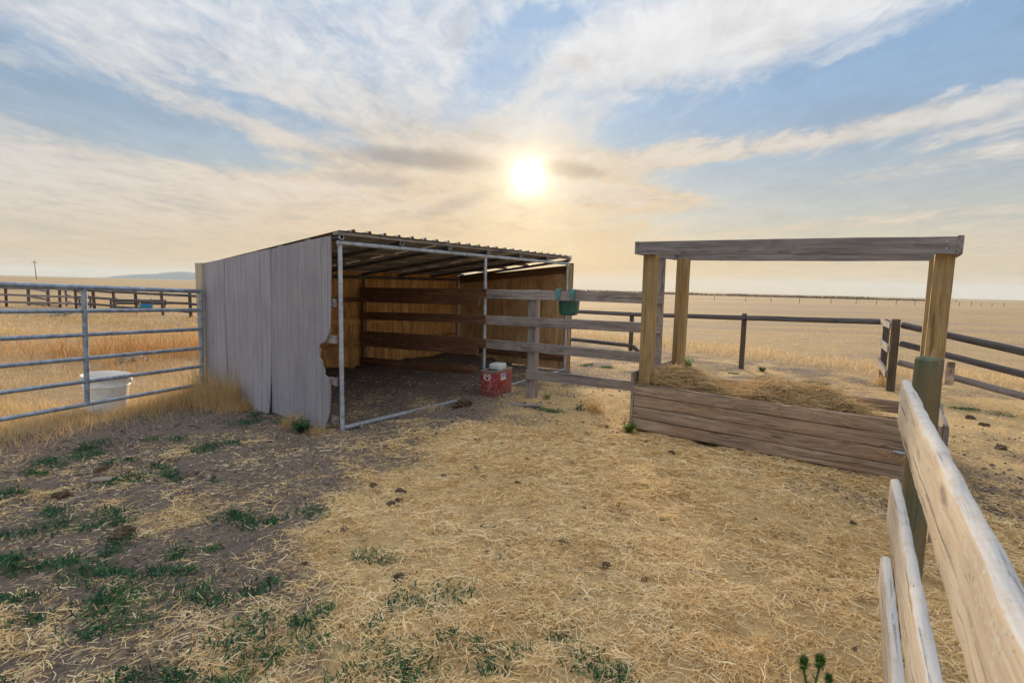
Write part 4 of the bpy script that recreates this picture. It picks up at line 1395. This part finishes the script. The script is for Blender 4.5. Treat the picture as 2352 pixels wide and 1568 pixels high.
# straw over the yard
def build_straw():
    parts = []
    for (N, r0, r1, pw, short) in ((480000, 1.1, 6.5, 2.0, True), (150000, 1.1, 6.0, 2.0, False), (140000, 6.5, 16, 1.0, True)):
        x_, y_, r_ = sector(N, r0, r1, -56, 58, pw)
        st = straw_amount(x_, y_)
        drift = fbm(x_ * 2.1, y_ * 2.1, 81, 4)
        clump = np.clip((fbm(x_ * 8, y_ * 8, 82, 3) - .30) * 2.4, .08, 1.2) * np.clip(.35 + 1.5 * (drift - .2), .25, 1.2)
        acc = np.clip(st ** 1.4 * clump * 1.55 + .03, 0, 1) * (1 - .9 * pasture(x_, y_))
        acc = np.where(in_shed(x_, y_), acc * .7 + .16 * drift, acc)
        k = RNG.random(N) < acc
        x_, y_, r_, drift = x_[k], y_[k], r_[k], drift[k]
        n = len(x_)
        if short:
            ln = np.clip(RNG.gamma(2.6, .009, n) + .009, .009, .06)
        else:
            ln = np.clip(RNG.gamma(3.0, .015, n) + .018, .018, .15)
        wd = RNG.uniform(.0022, .0050, n) * np.clip(r_ / 4.5, .9, 2.2) * (1.0 if short else 1.25)
        z_ = soil_z(x_, y_) + RNG.uniform(.001, .024, n) * np.clip(st[k], .2, 1) * np.clip(drift * 1.6, .3, 1.3)
        V, Q = lying(x_, y_, z_, ln, wd, .26, .15 if short else .62, 2 if short else 3)
        tn = np.clip(RNG.normal(.64, .26, n) + .5 * (fbm(x_ * 1.9, y_ * 1.9, 83) - .5), 0, 1)
        parts.append((V, Q, tn, 2 if short else 3))
    o = strand_obj('straw', parts, M['straw'])
    tag(o, 'golden straw strewn thickly over the yard floor', 'straw', kind='stuff')


build_straw()


# loose crumbs of soil and dung trodden over the yard
def build_crumbs():
    N0 = 90000
    x_, y_, r_ = sector(N0, 1.2, 9.0, -54, 52, 1.3)
    st = straw_amount(x_, y_)
    den = np.clip((fbm(x_ * 5, y_ * 5, 151, 3) - .30) * 2.2, 0, 1) * np.clip(1.12 - st, .10, 1) * (1 - pasture(x_, y_))
    den = np.where(in_shed(x_, y_), .30, den * .7)
    k = RNG.random(N0) < den
    x_, y_, r_ = x_[k], y_[k], r_[k]
    N = len(x_)
    sz = np.clip(RNG.gamma(2.0, .0026, N) + .002, .0025, .022) * np.clip(r_ / 4, .9, 1.5)
    O8 = np.array([(1, 0, 0), (0, 1, 0), (-1, 0, 0), (0, -1, 0), (0, 0, 1), (0, 0, -1)], float)
    a = RNG.uniform(0, 6.28, N)
    V = O8[None] * RNG.uniform(.55, 1.25, (N, 6, 1))
    ca, sa = np.cos(a)[:, None], np.sin(a)[:, None]
    X = V[..., 0] * ca - V[..., 1] * sa; Y = V[..., 0] * sa + V[..., 1] * ca
    V = np.stack([X, Y * .8, V[..., 2] * .65], -1) * sz[:, None, None]
    V += np.stack([x_, y_, soil_z(x_, y_) + sz * .25], -1)[:, None]
    T = np.array([(0, 1, 4), (1, 2, 4), (2, 3, 4), (3, 0, 4), (1, 0, 5), (2, 1, 5), (3, 2, 5), (0, 3, 5)])
    Q = (T[None] + (np.arange(N) * 6)[:, None, None]).reshape(-1, 3)
    me = np_mesh('soil_crumbs', V.reshape(-1, 3), Q, smooth=False)
    t_ = np.repeat(np.stack([RNG.random(N), RNG.random(N), a * 0, a * 0 + 1], -1), 6, axis=0)
    vattr(me, 'tint', t_)
    m_ = leafy('soil_crumb', [(.09, .068, .055), (.16, .125, .103), (.23, .185, .155), (.33, .275, .225)], 0.0, .95)
    tag(link('soil_crumbs', me, m_), 'loose crumbs of dark soil lying over the yard', 'soil', kind='stuff')


build_crumbs()


# hay in the feeder
def build_hay():
    nu, nn = 70, 34
    U, Nn = np.meshgrid(np.linspace(.02, 2.79, nu), np.linspace(.005, 1.235, nn), indexing='ij')
    prof = np.interp(U, [0, .25, .6, .9, 1.3, 1.8, 2.15, 2.35, 2.6, 2.8], [.56, .66, .56, .40, .63, .60, .46, .20, .20, .10])
    across = 1 - .45 * np.abs((Nn - .50) / .66) ** 2.0
    hz = prof * across + .24 * (fbm(U * 3.4, Nn * 3.4, 91) - .5) + .10 * (fbm(U * 11, Nn * 11, 92, 3) - .5)
    hz = np.clip(hz, .08, .74)
    def hfun(u_, n_):
        iu = np.clip(((u_ - .02) / 2.77 * (nu - 1)).round().astype(int), 0, nu - 1)
        jn = np.clip(((n_ - .005) / 1.23 * (nn - 1)).round().astype(int), 0, nn - 1)
        return hz[iu, jn]
    X = FO.x + FU.x * U + FN.x * Nn; Y = FO.y + FU.y * U + FN.y * Nn
    Z = hz - .014 - .01 * U
    V = np.stack([X, Y, Z], -1).reshape(-1, 3)
    I = np.arange(nu * nn).reshape(nu, nn)
    Q = np.stack([I[:-1, :-1], I[1:, :-1], I[1:, 1:], I[:-1, 1:]], -1).reshape(-1, 4)
    me0 = (V, Q)
    N = 42000
    u_ = RNG.uniform(.05, 2.74, N); n_ = RNG.uniform(.04, 1.2, N)
    h_ = hfun(u_, n_) + RNG.uniform(-.02, .035, N) - .014 - .01 * u_
    x_ = FO.x + FU.x * u_ + FN.x * n_; y_ = FO.y + FU.y * u_ + FN.y * n_
    ln = np.clip(RNG.gamma(3, .04, N) + .04, .04, .30)
    V2, Q2 = lying(x_, y_, h_, ln, RNG.uniform(.0032, .0075, N), .45, .7)
    tn = np.clip(RNG.normal(.45, .24, N) + .5 * (fbm(u_ * 2.4, n_ * 2.4, 93) - .5), 0, 1)
    Vs = np.concatenate([V2, V]); Qs = np.concatenate([Q2, Q + len(V2)])
    me = np_mesh('hay_heap', Vs, Qs, smooth=False)
    c = np.repeat(np.stack([tn, RNG.random(N), tn * 0, tn * 0 + 1], -1), 6, axis=0)
    c2 = np.tile(np.array([[.08, .2, 0, 1]]), (len(V), 1))
    vattr(me, 'tint', np.concatenate([c, c2]))
    tag(link('hay_heap', me, M['hay']), 'tangled brown hay heaped inside the wooden feeder box', 'hay', kind='stuff')
    # loop of pale blue baling twine on the hay
    pts = []
    for k in range(13):
        s = k / 12
        uu = 1.86 + .40 * s; nv = .62 - .42 * s ** 1.2
        zz = float(hfun(np.array([uu]), np.array([nv]))[0]) + .035 + .012 * math.sin(s * 9)
        pts.append(fp(uu, nv, zz))
    Vt = []; Ft = []
    for k, p_ in enumerate(pts):
        for j in range(6):
            a = j * math.pi / 3
            Vt.append((p_.x + .008 * math.cos(a) * .8, p_.y + .008 * math.cos(a) * .6, p_.z + .008 * math.sin(a)))
    for k in range(12):
        for j in range(6):
            i2 = (j + 1) % 6
            Ft.append((k * 6 + j, (k + 1) * 6 + j, (k + 1) * 6 + i2, k * 6 + i2))
    o = link('baling_twine', mesh_from('baling_twine', Vt, Ft, True), plain('faded_blue_twine', (.30, .36, .42), .8, 0, .3, 60))
    tag(o, 'length of faded blue twine lying across the hay', 'twine')


build_hay()


def build_grass():
    parts = []
    # left pasture behind the gate
    x_, y_, r_ = sector(175000, 4.5, 45, -60, -14, 0)
    pa = pasture(x_, y_)
    patch = fbm(x_ * .7, y_ * .7, 101)
    k = (RNG.random(len(x_)) < pa * np.clip(.25 + 1.2 * patch, 0, 1)) & ~in_shed(x_, y_, .1)
    x_, y_, r_, patch = x_[k], y_[k], r_[k], patch[k]
    n = len(x_)
    ln = (.05 + .20 * np.clip(patch - .25, 0, 1)) * RNG.uniform(.5, 1.5, n)
    wd = .0035 * np.clip(r_ / 8, 1, 3.5) * RNG.uniform(.7, 1.4, n)
    V, Q = upright(x_, y_, gz(x_, y_), ln, wd, .45, .45)
    parts.append((V, Q, np.clip(RNG.normal(.5, .22, n) + .6 * (fbm(x_ * .5, y_ * .5, 103) - .5), 0, 1), 3))
    # field beyond the far fence: a taller strip along it, then short stubble
    x_, y_, r_ = sector(165000, 8.5, 70, 2, 52, 0)
    pa = pasture(x_, y_); bb = beyond_back(x_, y_)
    strip = np.clip(1 - np.abs(bb - 2.6) / 2.4, 0, 1)
    patch = fbm(x_ * .35, y_ * .6, 105)
    acc = pa * np.clip(.05 + 1.3 * (patch - .42) + .8 * strip, 0.04, 1) * (x_ * .62 + y_ > -99)
    k = (RNG.random(len(x_)) < acc) & ~in_shed(x_, y_, .2)
    x_, y_, r_, strip, patch = x_[k], y_[k], r_[k], strip[k], patch[k]
    n = len(x_)
    ln = (.035 + .03 * patch + .15 * strip) * RNG.uniform(.5, 1.5, n)
    wd = .0035 * np.clip(r_ / 8, 1, 4) * RNG.uniform(.7, 1.4, n)
    V, Q = upright(x_, y_, gz(x_, y_), ln, wd, .5, .5)
    parts.append((V, Q, np.clip(RNG.normal(.52, .2, n) + .25 * strip, 0, 1), 3))
    # behind the shed on the left and between the fences
    o = strand_obj('dry_grass', parts, M['dry_grass'])
    tag(o, 'dry golden pasture grass beyond the gate and the fences', 'grass', kind='stuff')

    # tall tuft against the siding and round the gate's hinge post
    parts = []
    N = 3600
    nn_ = RNG.uniform(1.50, 2.72, N); off = np.abs(RNG.normal(0, .16, N)) + .07
    edge = np.clip((nn_ - 1.45) / .35, .35, 1)
    x_ = SA[0] + SN[0] * nn_ - SU[0] * off; y_ = SA[1] + SN[1] * nn_ - SU[1] * off
    ln = np.clip(RNG.gamma(5.0, .058, N), .08, .62) * edge * (.45 + 1.1 * fbm(nn_ * 9, off * 9, 141))
    V, Q = upright(x_, y_, gz(x_, y_), ln, RNG.uniform(.0026, .0048, N), .16, .25)
    parts.append((V, Q, np.clip(RNG.normal(.6, .2, N), 0, 1), 3))
    N = 1500
    s = RNG.uniform(-.1, .75, N)
    x_ = G0[0] + GDIR[0] * s + RNG.normal(.02, .13, N); y_ = G0[1] + GDIR[1] * s + RNG.normal(0, .13, N)
    V, Q = upright(x_, y_, gz(x_, y_), RNG.uniform(.08, .32, N), RNG.uniform(.0026, .0045, N), .25, .3)
    parts.append((V, Q, np.clip(RNG.normal(.5, .25, N), 0, 1), 3))
    N = 3000
    s = RNG.uniform(.3, 3.2, N)
    x_ = G0[0] + GDIR[0] * s + RNG.normal(-.10, .34, N); y_ = G0[1] + GDIR[1] * s + RNG.normal(0, .2, N)
    V, Q = upright(x_, y_, gz(x_, y_), RNG.uniform(.04, .18, N), RNG.uniform(.0026, .0045, N), .35, .4)
    parts.append((V, Q, np.clip(RNG.normal(.55, .22, N), 0, 1), 3))
    for (cx, cy, rad, N, h) in ((1.13, 7.02, .09, 260, .22), (1.05, 7.1, .05, 90, .16), (-2.42, 5.93, .10, 420, .20), (-2.10, 5.73, .08, 180, .14), (6.75, 9.7, .16, 500, .30)):
        x_ = cx + RNG.normal(0, rad * .6, N); y_ = cy + RNG.normal(0, rad * .6, N)
        V, Q = upright(x_, y_, gz(x_, y_), RNG.uniform(.3, 1.1, N) * h, RNG.uniform(.0024, .004, N), .3, .3)
        parts.append((V, Q, np.clip(RNG.normal(.5, .2, N), 0, 1), 3))
    o = strand_obj('dry_grass', parts, M['dry_grass'])
    tag(o, 'tall dry grass growing against the shed siding and along the gate', 'grass', kind='stuff')

    # rust-brown weeds behind the gate
    parts = []
    N = 2600
    t_ = RNG.random(N)
    x_ = -8.8 + 2.6 * t_ + RNG.normal(0, .8, N); y_ = 10.9 + .9 * t_ + RNG.normal(0, .8, N)
    k = ~in_shed(x_, y_, .3); x_, y_ = x_[k], y_[k]; N = len(x_)
    V, Q = upright(x_, y_, gz(x_, y_), np.clip(RNG.gamma(5, .08, N), .12, .75), RNG.uniform(.003, .008, N), .22, .3)
    parts.append((V, Q, np.clip(RNG.normal(.5, .25, N), 0, 1), 3))
    N = 5000
    x_ = RNG.uniform(-13, -5.2, N); y_ = RNG.uniform(7.5, 13, N)
    k = (fbm(x_ * .8, y_ * .8, 111) > .55) & ~in_shed(x_, y_, .3) & (left_of_gate(x_, y_) > .4)
    x_, y_ = x_[k], y_[k]; N = len(x_)
    V, Q = upright(x_, y_, gz(x_, y_), RNG.uniform(.12, .35, N), RNG.uniform(.004, .007, N), .3, .3)
    parts.append((V, Q, np.clip(RNG.normal(.5, .25, N), 0, 1), 3))
    o = strand_obj('dry_weeds', parts, M['rust_weed'])
    tag(o, 'rust-brown dry weeds standing in the pasture behind the gate', 'weeds', kind='stuff')


build_grass()

WEEDS = [(-2.9, 4.4), (-2.95, 4.29), (-2.45, 4.23), (-3.89, 4.78), (-3.61, 5.21), (-2.71, 5.29), (-3.0, 6.23), (-2.35, 5.95), (-1.7, 3.58), (-1.85, 3.64), (-1.74, 3.51), (-2.41, 3.06), (-2.0, 3.08), (-1.93, 2.98), (-2.31, 2.91), (-2.11, 2.92), (-1.67, 2.68), (-1.78, 2.68), (-1.38, 2.7), (-1.73, 2.94), (-1.96, 2.67), (-2.03, 2.55), (-2.54, 2.64), (-2.7, 2.89), (-2.79, 2.89), (-3.12, 3.27), (-2.15, 2.44), (-1.78, 2.39), (-0.91, 2.41), (-0.99, 2.39), (-1.27, 2.23), (-1.33, 2.1), (-1.15, 2.23), (-1.07, 2.29), (-0.91, 3.11), (-0.76, 3.04), (-0.42, 2.62), (-0.51, 2.58), (-0.32, 2.26), (-0.14, 2.29), (-0.26, 2.3), (-0.06, 2.3), (-0.37, 2.15), (-0.28, 2.16), (0.35, 2.18), (0.45, 2.17), (-1.96, 2.04), (-1.34, 3.79), (-2.83, 5.36), (-3.48, 4.63), (-3.64, 3.91), (-3.12, 3.49), (-2.81, 3.51), (-3.98, 4.59), (-3.92, 4.27), (-3.37, 5.31), (-4.08, 5.09), (6.95, 7.84), (6.6, 7.98), (1.59, 11.2), (1.91, 10.95), (0.56, 7.09), (0.91, 7.14), (-2.01, 2.04), (-3.03, 6.03), (-2.69, 6.17), (-1.61, 3.52), (-3.09, 4.23), (5.0, 10.2), (5.6, 9.7), (4.4, 10.6), (-1.42, 2.12), (-1.2, 2.05), (-.62, 2.1), (-2.3, 2.2)]


def build_weeds():
    parts = []
    for i, (cx, cy) in enumerate(WEEDS):
        rad = RNG.uniform(.05, .15) * (1.3 if cy > 6 else 1)
        for j in range(RNG.integers(1, 4)):
            ox, oy = RNG.normal(0, rad * .8, 2)
            rr = rad * RNG.uniform(.4, .9)
            N = int(1500 * rr)
            x_ = cx + ox + RNG.normal(0, rr * .75, N); y_ = cy + oy + RNG.normal(0, rr * .6, N)
            ln = RNG.uniform(.014, .046, N); wd = RNG.uniform(.004, .011, N)
            V, Q = upright(x_, y_, gz(x_, y_) + .004, ln, wd, .9, .6)
            parts.append((V, Q, np.clip(RNG.normal(RNG.uniform(.25, .6), .24, N), 0, 1), 3))
    # thin seedlings scattered over the bare soil
    x_, y_, r_ = sector(30000, 2.0, 7.5, -46, -6, 2)
    den = np.clip((fbm(x_ * 1.3, y_ * 1.3, 121) - .55) * 5, 0, 1) * np.clip(1.0 - straw_amount(x_, y_), .05, 1) * (1 - pasture(x_, y_))
    k = (RNG.random(len(x_)) < den * .55) & ~in_shed(x_, y_, .05)
    x_, y_ = x_[k], y_[k]; N = len(x_)
    V, Q = upright(x_, y_, gz(x_, y_) + .003, RNG.uniform(.010, .030, N), RNG.uniform(.003, .006, N), .9, .6)
    parts.append((V, Q, np.clip(RNG.normal(.45, .25, N), 0, 1), 3))
    o = strand_obj('green_weeds', parts, M['weed'])
    tag(o, 'low dark green weeds in patches over the bare soil', 'weeds', kind='stuff')


build_weeds()


# ------------------------------------------------------------------ single plants
def leafy_plant(name, label, x0, y0, h, rad, nst, mat, leaf=.05):
    """A small branching weed: stems with leaves, two meshes under one thing."""
    z0 = gzf(x0, y0)
    t = thing(name, label, 'plant', (x0, y0, z0))
    a = RNG.uniform(0, 2 * np.pi, nst)
    lean = RNG.uniform(.1, 1.0, nst)
    D = unit(np.stack([np.cos(a) * lean * rad / h, np.sin(a) * lean * rad / h, np.ones(nst)], -1))
    L = h * RNG.uniform(.55, 1.1, nst)
    P = np.stack([x0 + np.cos(a) * .01, y0 + np.sin(a) * .01, np.full(nst, z0 - .005)], -1)
    S = np.stack([-np.sin(a), np.cos(a), a * 0], -1)
    V, Q = ribbons(P, D, L, np.full(nst, .004), P * 0, S, (1, .8, .5))
    strand_obj('stems', [(V, Q, np.full(nst, .3), 3)], mat, parent=t)
    m_ = 9
    ts = RNG.uniform(.25, 1.0, (nst, m_))
    PP = (P[:, None] + D[:, None] * (L[:, None] * ts)[..., None]).reshape(-1, 3)
    n = len(PP)
    b_ = RNG.uniform(0, 2 * np.pi, n)
    DD = unit(np.stack([np.cos(b_), np.sin(b_), RNG.uniform(-.1, .9, n)], -1))
    SS = unit(np.cross(DD, np.tile([[0, 0, 1.0]], (n, 1))))
    ll = leaf * RNG.uniform(.5, 1.2, n)
    V, Q = ribbons(PP, DD, ll, ll * .32, np.stack([b_ * 0, b_ * 0, -ll * .3], -1), SS, (.4, 1, .1))
    strand_obj('leaves', [(V, Q, np.clip(RNG.normal(.5, .25, n), 0, 1), 3)], mat, parent=t)
    return t


leafy_plant('green_weed', 'bright green leafy weed at the front corner of the hay feeder', 1.36, 6.10, .13, .11, 34, M['bright_weed'], .05)
leafy_plant('green_weed', 'yellow-green bushy weed on the ground behind the feeder post', 3.55, 11.0, .28, .26, 40, M['bright_weed'], .09)
leafy_plant('green_weed', 'small green weed sprouting beside the square fence post', .52, 7.72, .08, .06, 14, M['bright_weed'], .035)
leafy_plant('green_weed', 'feathery green weed under the loose bottom of the shed siding', -2.27, 5.76, .17, .20, 60, M['weed'], .045)
leafy_plant('green_weed', 'dark green weed at the foot of the far round fence post', 5.15, 11.05, .12, .16, 30, M['weed'], .06)


def thistle(label, x0, y0, heads):
    z0 = gzf(x0, y0)
    t = thing('thistle', label, 'plant', (x0, y0, z0))
    for (hx, hy, hz_, r_) in heads:
        tube('stem', (x0, y0, z0 - .01), (x0 + hx, y0 + hy, z0 + hz_), .0045, M['thistle_stem'], t, 6, seg=3, wob=.1, r1=.004)
        c = np.array([x0 + hx, y0 + hy, z0 + hz_ + r_ * .7])
        N = 260
        d = unit(RNG.normal(0, 1, (N, 3)))
        P = c + d * np.array([.55, .55, .9]) * r_
        DD = unit(d + np.array([0, 0, .7]))
        SS = unit(np.cross(DD, np.tile([[.3, .2, 1.0]], (N, 1))))
        L = np.full(N, r_ * .75)
        tn = np.where(d[:, 2] > .93, 1.0, np.clip(RNG.normal(.4, .18, N), 0, .7))
        V, Q = ribbons(P - DD * (r_ * .2), DD, L, np.full(N, r_ * .22), DD * 0, SS, (1, .6, .05))
        strand_obj('flower_head', [(V, Q, tn, 3)], M['thistle'], parent=t)
    N = 46
    tt = RNG.random(N); hi = RNG.integers(0, len(heads), N)
    H = np.array([h[:3] for h in heads])[hi]
    P = np.array([x0, y0, z0]) + H * tt[:, None]
    b_ = RNG.uniform(0, 2 * np.pi, N)
    DD = unit(np.stack([np.cos(b_), np.sin(b_), RNG.uniform(-.2, .6, N)], -1))
    SS = unit(np.cross(DD, np.tile([[0, 0, 1.0]], (N, 1))))
    L = RNG.uniform(.02, .055, N) * (1.2 - tt)
    V, Q = ribbons(P, DD, L, L * .28, DD * 0, SS, (.5, 1, .05))
    strand_obj('leaves', [(V, Q, np.clip(RNG.normal(.35, .2, N), 0, .7), 3)], M['thistle'], parent=t)


M['thistle_stem'] = plain('thistle_stem', (.05, .11, .03), .7)
thistle('branching green thistle with several buds at the bottom of the picture', 1.225, 2.015, ((-.042, .0, .150, .026), (.030, .01, .146, .028), (.060, -.005, .088, .021), (-.034, -.02, .050, .025)))
thistle('small green thistle with a single bud near the chewed fence boards', 1.445, 2.00, ((.0, .0, .045, .025), (.016, -.02, .01, .018)))

# ------------------------------------------------------------------ brush along the skyline
def build_brush():
    N = 9000
    s = RNG.random(N)
    x_ = 40 + 250 * s + RNG.normal(0, 5, N)
    y_ = 430 - 40 * s + RNG.normal(0, 14, N)
    k = fbm(x_ * .05, y_ * .05, 131) > .36
    x_, y_ = x_[k], y_[k]; N = len(x_)
    V, Q = upright(x_, y_, gz(x_, y_) - .2, RNG.uniform(.7, 2.5, N) * (.5 + fbm(x_ * .09, y_ * .02, 133)), RNG.uniform(.25, .6, N), .5, .3)
    o = strand_obj('brush', [(V, Q, np.clip(RNG.normal(.35, .25, N), 0, 1), 3)], M['brush'])
    tag(o, 'line of dark leafless brush along the horizon', 'brush', kind='stuff')


M['brush'] = leafy('far_brush', [(.08, .06, .045), (.14, .105, .07), (.21, .155, .10), (.26, .20, .13)], .2)
build_brush()

# ------------------------------------------------------------------ dung, stones and scraps
DUNG = [(-1.11, 4.3, .055), (-0.85, 4.11, .06), (-0.83, 3.94, .045), (-0.87, 3.85, .05), (-0.1, 3.52, .03), (-0.01, 3.29, .034), (-0.13, 3.19, .036), (-0.06, 3.16, .03), (-0.04, 3.11, .025), (0.35, 3.35, .038), (0.59, 3.08, .042), (-1.1, 3.48, .04), (-0.61, 2.88, .045), (0.07, 4.37, .045), (0.21, 3.55, .035), (-0.35, 5.56, .05), (0.16, 4.93, .04), (3.28, 4.3, .05), (2.49, 3.77, .04), (6.13, 6.89, .08), (6.26, 7.25, .09), (-0.17, 3.57, .036), (0.78, 2.93, .03), (0.8, 2.5, .028), (-0.56, 4.52, .035), (5.37, 5.8, .08), (1.62, 5.3, .05), (-1.19, 3.02, .03), (-.05, 3.24, .022), (-.02, 3.58, .03)]


def clod(name, x0, y0, r_, flat, mat, seed, sub=3, bits=3):
    """Crumbly lump: a broken main piece with a few crumbs stuck to it."""
    bm = bmesh.new()
    rr = np.random.default_rng(seed)
    for q_ in range(1 + bits):
        res = bmesh.ops.create_icosphere(bm, subdivisions=sub if q_ == 0 else 2, radius=1)
        ph = rr.uniform(0, 6, 6)
        k0 = 1.0 if q_ == 0 else rr.uniform(.25, .5)
        a_ = rr.uniform(0, 6.28); o_ = Vector((0, 0, 0)) if q_ == 0 else Vector((math.cos(a_), math.sin(a_) * .8, -.2)) * r_ * rr.uniform(.6, 1.1)
        for v in res['verts']:
            c = v.co.copy()
            k = 1 + .26 * math.sin(3 * c.x + ph[0]) * math.sin(3.5 * c.y + ph[1]) + .20 * math.sin(8 * c.z + ph[2] + 6 * c.x) * math.sin(7 * c.y + ph[3]) + rr.uniform(-.12, .12)
            v.co = Vector((c.x * k, c.y * k * .8, c.z * k * flat)) * r_ * k0 + o_ * Vector((1, 1, flat)).length / 1.6
    me = bpy.data.meshes.new(name)
    bm.to_mesh(me); bm.free()
    o = link(name, me, mat)
    o.matrix_basis = Matrix.Translation((x0, y0, gzf(x0, y0) + r_ * flat * .30)) @ Matrix.Rotation(rr.uniform(0, 6), 4, 'Z') @ Matrix.Rotation(rr.uniform(-.25, .25), 4, 'X')
    return o


for i, (x_, y_, r_) in enumerate(DUNG):
    if x_ > 5:
        lab, grp = 'dark dung clod on the trodden ground right of the near fence post', 'dung clods beyond the near fence post'
    elif x_ > 1.5:
        lab, grp = 'small dung clod on the straw in front of the hay feeder', 'dung clods in front of the feeder'
    elif x_ < -.55 and y_ > 3.7:
        lab, grp = 'dark dung clod where bare soil meets straw, left of centre', 'dung clods at the edge of the straw'
    elif x_ < -.55:
        lab, grp = 'small dung clod near the green weeds at lower left of the straw', 'dung clods near the lower weeds'
    elif y_ > 4.2:
        lab, grp = 'small dung clod on the straw between the shed sill and the yard centre', 'dung clods before the shed'
    elif x_ < .3:
        lab, grp = 'small dung clod in the loose cluster at the centre of the yard', 'dung clods clustered mid-yard'
    else:
        lab, grp = 'small dung clod lying alone on straw right of the central cluster', 'dung clods right of the cluster'
    tag(clod('dung_clod', x_, y_, r_ * .72, .6, M['dung'], 200 + i, 2 if r_ < .04 else 3), lab, 'dung', group=grp)
for (x_, y_, r_, lab) in ((-3.32, 3.88, .10, 'flat brown dung pat beside a green weed patch'), (-2.47, 3.33, .11, 'broad crumbled brown dung pat on the bare soil'),
                          (-3.43, 4.43, .09, 'straw-coloured flat dung pat near the grey board scrap'), (-.64, 7.21, .20, 'dark mound of dung at the shed sill in front of the waterer')):
    tag(clod('dung_pat', x_, y_, r_ * .62, .42, M['dung'], int(abs(x_) * 100) + 5, 4, 12), lab, 'dung')
for (x_, y_, r_, lab) in ((-7.11, 10.12, .24, 'pale stone lying in the weeds behind the white tub'), (-17.9, 21.5, .38, 'white boulder out in the pasture before the corral fence')):
    tag(clod('field_stone', x_, y_, r_, .55, M['rock'], int(abs(x_) * 10), 3, 0), lab, 'stone')
sc_ = prim('board_scrap', boxv(-.07, .07, -.035, .035, 0, .012), BOXF, M['chip'], None, Matrix.Translation(gp(-3.26, 4.2, .01)) @ Matrix.Rotation(.3, 4, 'Z') @ Matrix.Rotation(.12, 4, 'X'), .002, 1)
tag(sc_, 'small grey scrap of board lying on the bare soil', 'scrap')
sc_ = prim('board_scrap', boxv(-.30, .30, -.045, .045, 0, .025), BOXF, M['grey_wood'], None, Matrix.Translation(gp(.12, 7.30, -.004)) @ Matrix.Rotation(-.25, 4, 'Z') @ Matrix.Rotation(-.03, 4, 'Y'), .003, 1)
tag(sc_, 'half-buried grey board end lying in front of the red waterer', 'scrap')

# ------------------------------------------------------------------ haze: even thin air round everything
m_, b_, p_, o_ = new_mat('thin_haze')
m_.node_tree.nodes.remove(p_)
pv = b_.new('ShaderNodeVolumePrincipled')
pv.inputs['Color'].default_value = (.62, .80, 1.0, 1)
pv.inputs['Density'].default_value = 9.0e-5
pv.inputs['Anisotropy'].default_value = .2
m_.node_tree.links.new(pv.outputs[0], o_.inputs['Volume'])
hz = prim('haze', boxv(-7900, 7900, -7900, 7900, -110, 95), BOXF, m_, None, smooth=False)
tag(hz, 'thin pale haze over the far land', 'haze', kind='stuff')
